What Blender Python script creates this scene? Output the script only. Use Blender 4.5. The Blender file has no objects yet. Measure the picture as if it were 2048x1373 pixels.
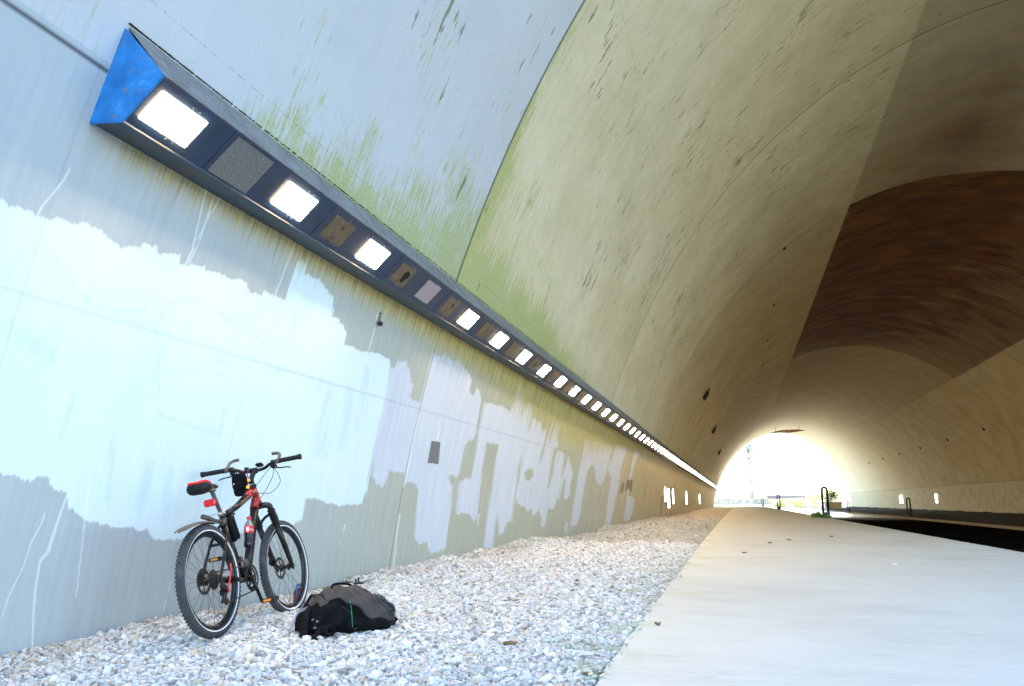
import bpy, math, random
import numpy as np
from mathutils import Vector, Matrix, Quaternion
random.seed(7); rng = np.random.default_rng(7)
S = bpy.context.scene
C = S.collection

# ------------------------------------------------------------------ camera
# world: x right, y down the tunnel, z up; the lens is the origin, the gravel lies at z = -0.83
FPX = 1600.0
def cam_rot(vx=1475., vy=1004.):
    d = np.array([(vx-1024)/FPX, -(vy-686.5)/FPX, -1.]); d /= np.linalg.norm(d)
    p = math.atan2(d[1], -d[2])
    z = np.array([0, math.cos(p), math.sin(p)])
    if abs(z @ d) > 1e-9:
        p = -p; z = np.array([0, math.cos(p), math.sin(p)])
    if abs(z @ d) > 1e-9:
        p = math.atan(-d[1]/d[2]); z = np.array([0, math.cos(p), math.sin(p)])
    return np.array([np.cross(d, z), d, z])
RC = cam_rot()
cam_d = bpy.data.cameras.new("camera"); cam = bpy.data.objects.new("camera", cam_d); C.objects.link(cam)
cam_d.sensor_width = 36; cam_d.lens = FPX/2048*36; cam_d.clip_start = 0.05; cam_d.clip_end = 4000
cam.matrix_world = Matrix([list(RC[0])+[0], list(RC[1])+[0], list(RC[2])+[0], [0, 0, 0, 1]])
S.camera = cam
S.render.resolution_x = 1024; S.render.resolution_y = 686

# ------------------------------------------------------------------ sky, sun, exposure
EL, AZ = math.radians(38), math.radians(6)
W = bpy.data.worlds.new("World"); S.world = W; W.use_nodes = True
wn = W.node_tree.nodes; wl = W.node_tree.links
sky = wn.new('ShaderNodeTexSky'); sky.sky_type = 'NISHITA'; sky.sun_disc = False
sky.sun_elevation = EL; sky.sun_rotation = AZ; sky.air_density = 1.2; sky.dust_density = 0.0; sky.ozone_density = 2.5
wl.new(sky.outputs[0], wn['Background'].inputs[0]); wn['Background'].inputs[1].default_value = 0.15
sd = bpy.data.lights.new("sun", 'SUN'); sun = bpy.data.objects.new("sun", sd); C.objects.link(sun)
sd.energy = 4.5; sd.angle = math.radians(0.5); sd.color = (1, .95, .86)
sdir = Vector((math.sin(AZ)*math.cos(EL), math.cos(AZ)*math.cos(EL), math.sin(EL)))
sun.rotation_euler = sdir.to_track_quat('Z', 'Y').to_euler()
S.view_settings.view_transform = 'Standard'; S.view_settings.look = 'None'
S.view_settings.exposure = 2.42; S.view_settings.gamma = 1
LAMP = 28.0
S.cycles.max_bounces = 10; S.cycles.diffuse_bounces = 8
S.cycles.sample_clamp_indirect = 6

# ------------------------------------------------------------------ helpers
def tag(o, label=None, cat=None, group=None, kind=None):
    if label: o['label'] = label
    if cat: o['category'] = cat
    if group: o['group'] = group
    if kind: o['kind'] = kind
    return o
def empty(name, loc=(0, 0, 0), mat=None):
    o = bpy.data.objects.new(name, None); C.objects.link(o)
    o.empty_display_size = .1
    if mat is not None: o.matrix_world = mat
    else: o.location = loc
    return o
def mesh(name, V, F, m=None, parent=None, smooth=False, mats=None, fm=None):
    me = bpy.data.meshes.new(name)
    me.from_pydata([tuple(map(float, v)) for v in V], [], [tuple(map(int, f)) for f in F])
    if m: me.materials.append(m)
    if mats:
        for q in mats: me.materials.append(q)
        if fm is not None: me.polygons.foreach_set('material_index', fm)
    if smooth: me.polygons.foreach_set('use_smooth', [True]*len(me.polygons))
    me.update()
    o = bpy.data.objects.new(name, me); C.objects.link(o)
    if parent: o.parent = parent
    return o
class MB:
    def __init__(s): s.V = []; s.F = []; s.S = []
    def add(s, V, F, smooth=False):
        n = len(s.V); s.V += [tuple(v) for v in V]; s.F += [tuple(i+n for i in f) for f in F]; s.S += [smooth]*len(F); return s
    def box(s, c, size, rot=None, bev=0.0):
        hx, hy, hz = [q/2 for q in size]
        if bev > 0:
            b = min(bev, hx*.9, hy*.9, hz*.9); V = []; 
            for sx in (-1, 1):
                for sy in (-1, 1):
                    for sz in (-1, 1):
                        V += [(sx*(hx-b), sy*(hy-b), sz*hz), (sx*(hx-b), sy*hy, sz*(hz-b)), (sx*hx, sy*(hy-b), sz*(hz-b))]
            def I(sx, sy, sz, k): return (((sx > 0)*2+(sy > 0))*2+(sz > 0))*3+k
            F = []
            for q in (-1, 1):
                F.append([I(-1, -1, q, 0), I(1, -1, q, 0), I(1, 1, q, 0), I(-1, 1, q, 0)])
                F.append([I(-1, q, -1, 1), I(1, q, -1, 1), I(1, q, 1, 1), I(-1, q, 1, 1)])
                F.append([I(q, -1, -1, 2), I(q, 1, -1, 2), I(q, 1, 1, 2), I(q, -1, 1, 2)])
                for r in (-1, 1):
                    F.append([I(-1, q, r, 0), I(1, q, r, 0), I(1, q, r, 1), I(-1, q, r, 1)])
                    F.append([I(q, -1, r, 0), I(q, 1, r, 0), I(q, 1, r, 2), I(q, -1, r, 2)])
                    F.append([I(q, r, -1, 1), I(q, r, 1, 1), I(q, r, 1, 2), I(q, r, -1, 2)])
                    for t in (-1, 1): F.append([I(q, r, t, 0), I(q, r, t, 1), I(q, r, t, 2)])
        else:
            V = [(x*hx, y*hy, z*hz) for x in (-1, 1) for y in (-1, 1) for z in (-1, 1)]
            F = [(0, 1, 3, 2), (4, 6, 7, 5), (0, 4, 5, 1), (2, 3, 7, 6), (0, 2, 6, 4), (1, 5, 7, 3)]
        V = [Vector(v) for v in V]
        if rot is not None: V = [rot @ v for v in V]
        c = Vector(c); return s.add([v+c for v in V], F)
    def tube(s, P, r, n=10, closed=False, cap=True, flat=1.0, up=None):
        P = [Vector(p) for p in P]; N = len(P)
        R = [r]*N if not hasattr(r, '__len__') else list(r)
        T = []
        for i in range(N):
            a = P[i-1] if (i > 0 or closed) else P[i]; b = P[(i+1) % N] if (i < N-1 or closed) else P[i]
            T.append((b-a).normalized())
        u = Vector(up) if up is not None else (Vector((0, 0, 1)) if abs(T[0].z) < .9 else Vector((1, 0, 0)))
        V = []
        for i in range(N):
            u = (u - T[i]*u.dot(T[i]))
            if u.length < 1e-6: u = T[i].orthogonal()
            u.normalize(); w = T[i].cross(u)
            for k in range(n):
                a = 2*math.pi*k/n
                V.append(P[i]+(u*math.cos(a)*flat+w*math.sin(a))*R[i])
        F = []
        for i in range(N if closed else N-1):
            j = (i+1) % N
            for k in range(n):
                l = (k+1) % n; F.append((i*n+k, i*n+l, j*n+l, j*n+k))
        s.add(V, F, True)
        if cap and not closed:
            m = len(s.V)-len(V)
            s.F.append(tuple(m+k for k in range(n))[::-1]); s.F.append(tuple(m+(N-1)*n+k for k in range(n))); s.S += [False, False]
        return s
    def lathe(s, prof, c, axis, n=24, closed=False, smooth=True):
        # prof: list of (radius, along-axis)
        ax = Vector(axis).normalized(); u = ax.orthogonal().normalized(); w = ax.cross(u); c = Vector(c)
        V = []; N = len(prof)
        for (r, h) in prof:
            for k in range(n):
                a = 2*math.pi*k/n; V.append(c+ax*h+(u*math.cos(a)+w*math.sin(a))*r)
        F = []
        for i in range(N if closed else N-1):
            j = (i+1) % N
            for k in range(n):
                l = (k+1) % n; F.append((i*n+k, i*n+l, j*n+l, j*n+k))
        return s.add(V, F, smooth)
    def build(s, name, m, parent=None):
        o = mesh(name, s.V, s.F, m, parent)
        o.data.polygons.foreach_set('use_smooth', s.S)
        return o
def arc(c, r, a0, a1, n, plane='xz'):
    out = []
    for i in range(n+1):
        a = math.radians(a0+(a1-a0)*i/n); p = [c[0], c[1], c[2]]
        if plane == 'xz': p[0] += r*math.cos(a); p[2] += r*math.sin(a)
        out.append(tuple(p))
    return out
def smoothpath(P, k=4):
    P = [Vector(p) for p in P]; out = []
    for i in range(len(P)-1):
        p0 = P[max(i-1, 0)]; p1 = P[i]; p2 = P[i+1]; p3 = P[min(i+2, len(P)-1)]
        for j in range(k):
            t = j/k
            out.append(.5*((2*p1)+(-p0+p2)*t+(2*p0-5*p1+4*p2-p3)*t*t+(-p0+3*p1-3*p2+p3)*t*t*t))
    out.append(P[-1]); return out

# ---- node material helper
class NM:
    def __init__(s, name, rough=.6, metal=0, col=(.5, .5, .5), spec=.5):
        s.m = bpy.data.materials.new(name); s.m.use_nodes = True; s.t = s.m.node_tree; s.n = s.t.nodes; s.l = s.t.links
        s.b = s.n['Principled BSDF']
        s.b.inputs['Base Color'].default_value = (*col, 1); s.b.inputs['Roughness'].default_value = rough
        s.b.inputs['Metallic'].default_value = metal; s.b.inputs['Specular IOR Level'].default_value = spec
    def attr(s, name, out='Fac'):
        a = s.n.new('ShaderNodeAttribute'); a.attribute_name = name; return a.outputs[out]
    def uv(s, scale=(1, 1, 1), src='UV'):
        if src == 'UV': o = s.n.new('ShaderNodeUVMap').outputs[0]
        else: o = s.n.new('ShaderNodeTexCoord').outputs[src]
        mp = s.n.new('ShaderNodeMapping'); mp.inputs['Scale'].default_value = scale; s.l.new(o, mp.inputs[0]); return mp.outputs[0]
    def noise(s, vec, scale=5, detail=4, rough=.55, dist=0):
        t = s.n.new('ShaderNodeTexNoise'); t.inputs['Scale'].default_value = scale; t.inputs['Detail'].default_value = detail
        t.inputs['Roughness'].default_value = rough; t.inputs['Distortion'].default_value = dist
        if vec is not None: s.l.new(vec, t.inputs['Vector'])
        return t.outputs['Fac']
    def math(s, op, a, b=0.0, clamp=False):
        m = s.n.new('ShaderNodeMath'); m.operation = op; m.use_clamp = clamp
        for i, q in enumerate((a, b)):
            if isinstance(q, (int, float)): m.inputs[i].default_value = q
            else: s.l.new(q, m.inputs[i])
        return m.outputs[0]
    def step(s, x, lo, hi):
        m = s.n.new('ShaderNodeMapRange'); m.interpolation_type = 'SMOOTHSTEP'
        m.inputs['From Min'].default_value = lo; m.inputs['From Max'].default_value = hi
        s.l.new(x, m.inputs['Value']); return m.outputs[0]
    def mix(s, f, a, b, mode='MIX'):
        m = s.n.new('ShaderNodeMix'); m.data_type = 'RGBA'; m.blend_type = mode
        for sock, q in ((m.inputs['Factor'], f), (m.inputs['A'], a), (m.inputs['B'], b)):
            if isinstance(q, (int, float)): sock.default_value = q
            elif isinstance(q, tuple): sock.default_value = (*q, 1)
            else: s.l.new(q, sock)
        return m.outputs['Result']
    def ramp(s, f, stops, interp='LINEAR'):
        r = s.n.new('ShaderNodeValToRGB'); r.color_ramp.interpolation = interp; e = r.color_ramp.elements
        while len(e) < len(stops): e.new(.5)
        for k, (p, c) in enumerate(stops): e[k].position = p; e[k].color = (*c, 1)
        s.l.new(f, r.inputs[0]); return r.outputs[0]
    def color(s, c): s.l.new(c, s.b.inputs['Base Color'])
    def bump(s, h, strength=.3, dist=.01):
        b = s.n.new('ShaderNodeBump'); b.inputs['Strength'].default_value = strength; b.inputs['Distance'].default_value = dist
        s.l.new(h, b.inputs['Height']); s.l.new(b.outputs[0], s.b.inputs['Normal'])
def simple(name, col, rough=.5, metal=0, var=.15, scale=30, bump=0, spec=.5, dirt=None):
    q = NM(name, rough, metal, col, spec)
    v = q.uv(src='Object'); n = q.noise(v, scale, 5)
    lo = tuple(max(0, c*(1-var)) for c in col); hi = tuple(min(1, c*(1+var)) for c in col)
    c = q.ramp(n, [(.3, lo), (.7, hi)])
    if dirt:
        n2 = q.step(q.noise(v, scale*.4, 6, .7), .52, .68); c = q.mix(q.math('MULTIPLY', n2, dirt[1]), c, dirt[0])
    q.color(c)
    q.l.new(q.ramp(n, [(.2, (max(0, rough-.12),)*3), (.8, (min(1, rough+.12),)*3)]), q.b.inputs['Roughness'])
    if bump: q.bump(n, bump, .004)
    return q.m

# ------------------------------------------------------------------ tunnel cross-section
pr = [(-4.16, -1.5), (-4.1, -1.1), (-4.04, -.83), (-3.93, 0), (-3.80, .86), (-3.66, 1.35), (-3.47, 2.1), (-3.26, 2.76), (-2.72, 4.1), (-2.0, 5.6),
      (-1.12, 7.05), (.84, 9.4), (3.7, 11.7), (6, 12.85), (8.2, 13.35), (10, 13.48)]
ang = np.array([math.atan2(z, x-10) if z > -3 else 0 for x, z in pr]); ang = np.where(ang < 0, ang+2*math.pi, ang)
rad = np.array([math.hypot(x-10, z) for x, z in pr])
o_ = np.argsort(ang); ang = ang[o_]; rad = rad[o_]
cf = np.polyfit(ang, rad, 5)
def prof_pt(th):      # th from pi/2 (crown) to ~3.25 (left foot); mirrored for the right
    m = th if th >= math.pi/2 else math.pi-th
    r = np.polyval(cf, m)
    return (10+r*math.cos(th), r*math.sin(th))
def prof_poly(t0, t1, n): return [prof_pt(t0+(t1-t0)*i/n) for i in range(n+1)]
def x_at(z):          # left wall x at height z
    lo, hi = math.pi/2, 3.3
    for _ in range(40):
        m = (lo+hi)/2
        if prof_pt(m)[1] > z: lo = m
        else: hi = m
    return prof_pt(lo)[0]
def th_at(z):
    lo, hi = math.pi/2, 3.3
    for _ in range(40):
        m = (lo+hi)/2
        if prof_pt(m)[1] > z: lo = m
        else: hi = m
    return lo
Y_NEAR = lambda x: 3.4+.75*x  # near mouth is out of view, its slant set to let in sky light
Y_FAR = lambda x: 156+1.43*x
TH_FOOT, TH_WALL = th_at(-1.35), th_at(2.47)
TH_RW = math.pi-th_at(1.85)

def project(P):
    q = P @ RC                      # world->camera (RC rows map camera to world)
    return 1024+FPX*q[:, 0]/-q[:, 2], 686.5-FPX*q[:, 1]/-q[:, 2], -q[:, 2]
def sdist(px, py, poly):            # signed distance in photo pixels (+ inside)
    P = np.array(poly, float); Q = np.roll(P, -1, 0); d = np.full(px.shape, 1e9); ins = np.zeros(px.shape, bool)
    for (x0, y0), (x1, y1) in zip(P, Q):
        dx, dy = x1-x0, y1-y0; L = dx*dx+dy*dy+1e-9
        t = np.clip(((px-x0)*dx+(py-y0)*dy)/L, 0, 1)
        d = np.minimum(d, np.hypot(px-x0-t*dx, py-y0-t*dy))
        c = ((y0 > py) != (y1 > py)) & (px < (x1-x0)*(py-y0)/(y1-y0+1e-12)+x0); ins ^= c
    return np.where(ins, d, -d)
def ldist(px, py, line):
    d = np.full(px.shape, 1e9)
    for (x0, y0), (x1, y1) in zip(line[:-1], line[1:]):
        dx, dy = x1-x0, y1-y0; L = dx*dx+dy*dy+1e-9
        t = np.clip(((px-x0)*dx+(py-y0)*dy)/L, 0, 1)
        d = np.minimum(d, np.hypot(px-x0-t*dx, py-y0-t*dy))
    return d

def grid_shell(name, prof, ncol, ynear, yfar, m, parent, attrs=None, arc0=0.):
    prof = np.array(prof); n = len(prof)
    s = np.concatenate([[0], np.cumsum(np.hypot(*(prof[1:]-prof[:-1]).T))])+arc0
    u = np.linspace(0, 1, ncol+1)
    V = np.zeros((n, ncol+1, 3))
    for i, (x, z) in enumerate(prof):
        a, b = max(ynear(x), 1.0), yfar(x)
        off = 0.0
        if ynear(x) < 1.0: off = 1.0-ynear(x)
        inv = 1/(ynear(x)+off)+(1/(b+off)-1/(ynear(x)+off))*u
        V[i, :, 0] = x; V[i, :, 1] = 1/inv-off; V[i, :, 2] = z
    P = V.reshape(-1, 3)
    idx = np.arange(n*(ncol+1)).reshape(n, ncol+1)
    F = np.stack([idx[:-1, :-1], idx[:-1, 1:], idx[1:, 1:], idx[1:, :-1]], -1).reshape(-1, 4)
    me = bpy.data.meshes.new(name); me.vertices.add(len(P)); me.vertices.foreach_set('co', P.ravel().astype('f4'))
    me.loops.add(F.size); me.loops.foreach_set('vertex_index', F.ravel().astype('i4'))
    me.polygons.add(len(F)); me.polygons.foreach_set('loop_start', np.arange(0, F.size, 4, dtype='i4'))
    me.polygons.foreach_set('use_smooth', np.ones(len(F), bool))
    me.update(calc_edges=True)
    uvl = me.uv_layers.new(name='UVMap'); sv = np.repeat(s, ncol+1)
    uvs = np.stack([P[F.ravel(), 1], sv[F.ravel()]], -1).astype('f4'); uvl.data.foreach_set('uv', uvs.ravel())
    if attrs:
        for k, arr in attrs(P, sv).items():
            a = me.attributes.new(k, 'FLOAT', 'POINT'); a.data.foreach_set('value', arr.astype('f4'))
    me.materials.append(m); me.validate(); me.update()
    o = bpy.data.objects.new(name, me); C.objects.link(o); o.parent = parent
    return o

# traced outlines of the repainted patches on the left wall (photo pixels -> the wall's own surface)
def zb(L): return [(980+x/3.815, 740+y/3.815) for x, y in L]
BRIGHT = [[(-60, 385), (5, 396), (15, 412), (60, 425), (75, 432), (95, 436), (120, 436), (145, 447), (170, 447), (190, 458), (210, 470), (217, 482), (240, 497), (262, 492), (280, 497), (284, 487), (315, 492), (317, 508), (362, 508), (360, 527), (385, 530), (405, 534), (410, 540), (440, 550), (470, 558), (490, 560), (498, 572), (500, 586), (520, 590), (530, 582), (545, 592), (572, 600), (582, 560), (596, 522), (612, 523), (611, 548), (640, 562), (655, 580), (665, 600), (668, 618), (664, 635), (680, 640), (692, 665), (688, 690), (700, 692), (715, 702), (740, 706), (752, 704), (770, 716), (780, 722), (776, 760), (770, 790), (750, 880), (740, 930), (735, 980), (725, 1010), (700, 1009), (678, 1012), (655, 1006), (640, 1000), (612, 998), (604, 1040), (560, 1060), (500, 1065), (440, 1070), (335, 1080), (305, 1079), (295, 1063), (270, 1058), (240, 1055), (210, 1050), (175, 1040), (160, 1030), (140, 1015), (135, 985), (110, 980), (100, 968), (98, 955), (75, 958), (50, 962), (30, 950), (0, 945), (-60, 945)]]
LAV = [[(560, 640), (572, 600), (582, 560), (596, 522), (612, 523), (611, 548), (640, 562), (655, 580), (665, 600), (668, 618), (664, 635), (680, 640), (692, 665), (688, 690), (700, 692), (715, 702), (740, 706), (752, 704), (770, 716), (780, 722), (782, 735), (790, 737), (798, 722), (812, 724), (818, 740), (822, 755), (826, 770), (820, 795), (826, 800), (830, 808), (832, 803), (840, 806), (868, 707), (875, 713), (892, 710), (903, 722), (920, 722), (930, 735), (940, 750), (942, 765), (938, 785), (945, 790), (955, 777), (960, 783), (962, 800), (952, 861), (947, 881), (938, 878), (930, 894), (918, 948), (911, 956), (900, 948), (896, 958), (905, 971), (901, 1015), (891, 1097), (861, 1109), (853, 1085), (838, 1090), (828, 1075), (838, 985), (831, 968), (814, 961), (809, 971), (809, 945), (788, 945), (781, 941), (766, 978), (752, 968), (744, 955), (746, 926), (735, 980), (640, 960)],
       [(970, 804), (998, 812), (998, 889), (973, 886), (963, 948), (955, 1032), (948, 1043), (938, 1030), (927, 1025), (910, 1032), (918, 965), (930, 958), (942, 958), (952, 898), (956, 865)],
       [(975, 805), (993, 812), (1006, 813), (1020, 824), (1036, 779), (1041, 773), (1052, 782), (1046, 816), (1053, 807), (1065, 802), (1064, 829), (1058, 850), (1051, 881), (1036, 939), (1032, 976), (1023, 1044), (1014, 1044), (1009, 1062), (998, 1073), (996, 1036), (993, 1028), (990, 1049), (984, 1109), (967, 1104), (977, 1015), (985, 965), (997, 889), (975, 884)],
       zb([(330, 375), (385, 400), (400, 460), (395, 520), (410, 480), (425, 445), (430, 460), (410, 560), (385, 640), (370, 740), (385, 720), (410, 640), (440, 520), (475, 370), (497, 350), (500, 380), (465, 480), (455, 560), (480, 470), (510, 390), (540, 395), (535, 440), (520, 520), (520, 590), (490, 600), (480, 640), (450, 830), (435, 910), (450, 900), (480, 800), (500, 660), (520, 610), (570, 640), (560, 730), (540, 860), (505, 1000), (490, 1060), (440, 1060), (430, 1130), (415, 1195), (385, 1190), (392, 1130), (375, 1070), (345, 1090), (325, 1130), (318, 1100), (325, 1050), (290, 1085), (265, 1050), (205, 1020), (205, 950), (225, 820), (250, 650), (285, 500)]),
       zb([(600, 660), (625, 760), (632, 800), (615, 880), (610, 960), (585, 990), (562, 985), (572, 900), (575, 830), (560, 850), (530, 990), (520, 980), (560, 800), (590, 680)]),
       zb([(735, 520), (790, 550), (865, 545), (865, 600), (850, 690), (800, 790), (790, 720), (760, 740), (740, 780), (720, 900), (700, 1010), (690, 1100), (660, 1190), (615, 1195), (640, 1000), (670, 830), (700, 670), (720, 590)]),
       zb([(880, 560), (940, 590), (920, 650), (900, 740), (870, 840), (850, 885), (820, 870), (800, 800), (830, 720), (850, 640)]),
       zb([(960, 570), (1040, 580), (1030, 650), (1000, 760), (990, 850), (960, 980), (940, 1080), (915, 1180), (895, 1205), (875, 1190), (890, 1080), (900, 980), (925, 830), (900, 760), (930, 690)]),
       zb([(1100, 620), (1140, 640), (1100, 720), (1060, 900), (1060, 960), (1100, 980), (1095, 1070), (1070, 1140), (1030, 1160), (1020, 1150), (1040, 1000), (1050, 900), (1070, 780)]),
       zb([(575, 1165), (592, 1165), (585, 1240), (567, 1260)])]
HOLE = zb([(262, 790), (285, 760), (325, 755), (332, 800), (310, 835), (290, 850), (268, 835)])
BROWN = [zb([(1010, 860), (1025, 860), (1020, 920), (1000, 950), (990, 945)]), zb([(1045, 840), (1090, 840), (1085, 900), (1070, 950), (1060, 900), (1050, 910), (1030, 935)]), zb([(1305, 960), (1320, 970), (1310, 1100), (1296, 1100)]), zb([(1335, 980), (1350, 980), (1345, 1060), (1335, 1080)])]
GREYP = [[(863, 882), (881, 885), (877, 930), (866, 927), (855, 927)]]
GHOST = [([(312, 760), (318, 700), (312, 650), (345, 605), (380, 598), (430, 620), (480, 655), (530, 683), (570, 680), (586, 655), (590, 620)], 7), ([(12, 560), (35, 512), (75, 500), (110, 520), (150, 575), (185, 612), (230, 625), (290, 618)], 7),
         ([(318, 745), (465, 750), (455, 800), (438, 870), (318, 830), (318, 745)], 5), ([(640, 770), (660, 780), (640, 900)], 26), ([(0, 640), (40, 670), (95, 710)], 30), ([(540, 740), (600, 745), (660, 770)], 9), ([(420, 715), (470, 730)], 9),
         ([(150, 790), (120, 870)], 10), ([(250, 800), (215, 930)], 8), ([(300, 930), (280, 1020)], 16), ([(230, 880), (215, 1000)], 8), ([(340, 940), (330, 1040)], 12), ([(700, 780), (685, 900)], 14), ([(735, 740), (715, 860)], 10), ([(790, 850), (775, 930)], 12), ([(180, 620), (640, 755)], 3)]
WHITE = [([(140, 338), (128, 360), (108, 385), (83, 415), (75, 432)], 1.8), ([(412, 380), (398, 440), (385, 500), (372, 528)], 1.5), ([(428, 392), (400, 480), (378, 528)], 1.3), ([(446, 388), (420, 430), (395, 480)], 1.2),
         ([(600, 470), (589, 490), (569, 542), (557, 574), (505, 710)], 1.4), ([(136, 986), (117, 1038), (93, 1107), (81, 1120), (71, 1176), (67, 1227), (64, 1315)], 2.0), ([(114, 1048), (98, 1103), (81, 1122)], 2.2),
         ([(90, 1027), (83, 1048), (62, 1086), (45, 1138)], 1.0), ([(45, 1138), (18, 1192), (4, 1235)], .8), ([(188, 900), (172, 1017), (164, 1093), (152, 1196)], 1.2), ([(237, 667), (222, 760), (212, 810)], 1.0), ([(836, 831), (826, 880), (818, 928), (806, 975)], 1.5),
         ([(799, 1030), (793, 1075), (786, 1145)], 1.7), ([(880, 845), (876, 880)], 1.2), ([(1000, 640), (760, 655), (750, 690)], .0), ([(343, 1160), (326, 1225)], .8), ([(617, 880), (606, 930)], 1.1), ([(690, 1050), (680, 1090)], .7), ([(755, 625), (749, 660), (738, 700)], .9), ([(958, 1030), (951, 1100)], .8)]
def wall_attrs(P, s):
    px, py, dz = project(P); ok = dz > .3; k = dz/FPX
    near = ok & (px > -400) & (px < 1400)
    br = np.full(len(P), -1.); lv = br.copy(); bn = br.copy(); gp = br.copy(); wh = np.zeros(len(P))
    X, Y = px[near], py[near]; kk = k[near]
    br[near] = np.max([sdist(X, Y, q) for q in BRIGHT], 0)*kk
    l = np.max([sdist(X, Y, q) for q in LAV], 0); l = np.minimum(l, -sdist(X, Y, HOLE)); lv[near] = l*kk
    bn[near] = np.max([sdist(X, Y, q) for q in BROWN], 0)*kk
    gp[near] = sdist(X, Y, GREYP[0])*kk
    w = np.zeros(len(X))
    for L, t in WHITE:
        if t > 0: w = np.maximum(w, 1.15-ldist(X, Y, L)/(t*1.5+.5))
    wh[near] = np.clip(w, 0, 1)
    w = np.zeros(len(X))
    for L, t in GHOST: w = np.maximum(w, 1-ldist(X, Y, L)/t)
    gh = np.zeros(len(P)); gh[near] = np.clip(w*1.4, 0, 1)
    z = P[:, 2]; y = P[:, 1]
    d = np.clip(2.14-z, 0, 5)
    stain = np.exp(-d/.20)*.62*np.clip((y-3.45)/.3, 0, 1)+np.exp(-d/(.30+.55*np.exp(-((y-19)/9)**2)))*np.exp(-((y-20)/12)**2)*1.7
    damp = np.exp(-((y-12)/9)**2)*.55+np.exp(-((y-20)/10)**2)*.3
    hj = np.clip(1-np.abs(z-1.12)/.012, 0, 1)*(y > 2.5)
    hj2 = np.clip(1.3-np.abs(z-2.425)/.014, 0, 1)*(y < 3.44)
    return dict(bright=np.clip(br, -1, 1), lav=np.clip(lv, -1, 1), brown=np.clip(bn, -1, 1), greyp=np.clip(gp, -1, 1), white=wh, ghost=gh, stain=stain, damp=damp, hj=np.maximum(hj*.28, hj2))
def vault_attrs(P, s):
    px, py, dz = project(P); x, y, z = P.T
    h = np.clip(z-2.7, 0, 20)
    g = np.exp(-h/(.35+.55*np.exp(-((y-11)/5)**2)))*(np.exp(-((y-11.5)/6)**2)*1.25+.45*np.exp(-((y-6)/2.5)**2)+.35*np.exp(-((y-18)/8)**2))
    rg = np.exp(-np.clip(y-9.15, 0, 50)/.30)*np.exp(-h/9)
    g += .28*np.exp(-((y-8)/4)**2)*np.exp(-((h-1.8)/1.5)**2)
    spots = np.exp(-((y-22)/18)**2)*np.clip(h/2, 0, 1)*np.where(x < 6, 1, .3)*.9+.25*np.exp(-((y-8)/5)**2)
    crown = np.where((x > 5.35) & (x < 18.3), 1., 0.)
    crown = np.clip((x-5.30)/.06, 0, 1)*np.clip((18.3-x)/.06, 0, 1)
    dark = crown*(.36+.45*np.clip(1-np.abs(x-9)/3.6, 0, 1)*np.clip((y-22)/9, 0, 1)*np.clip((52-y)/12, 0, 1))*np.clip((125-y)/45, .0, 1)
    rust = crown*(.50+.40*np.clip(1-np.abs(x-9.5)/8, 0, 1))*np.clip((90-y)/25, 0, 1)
    return dict(green=g, ringgreen=rg, spots=spots, soot=dark, rust=rust)

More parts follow.
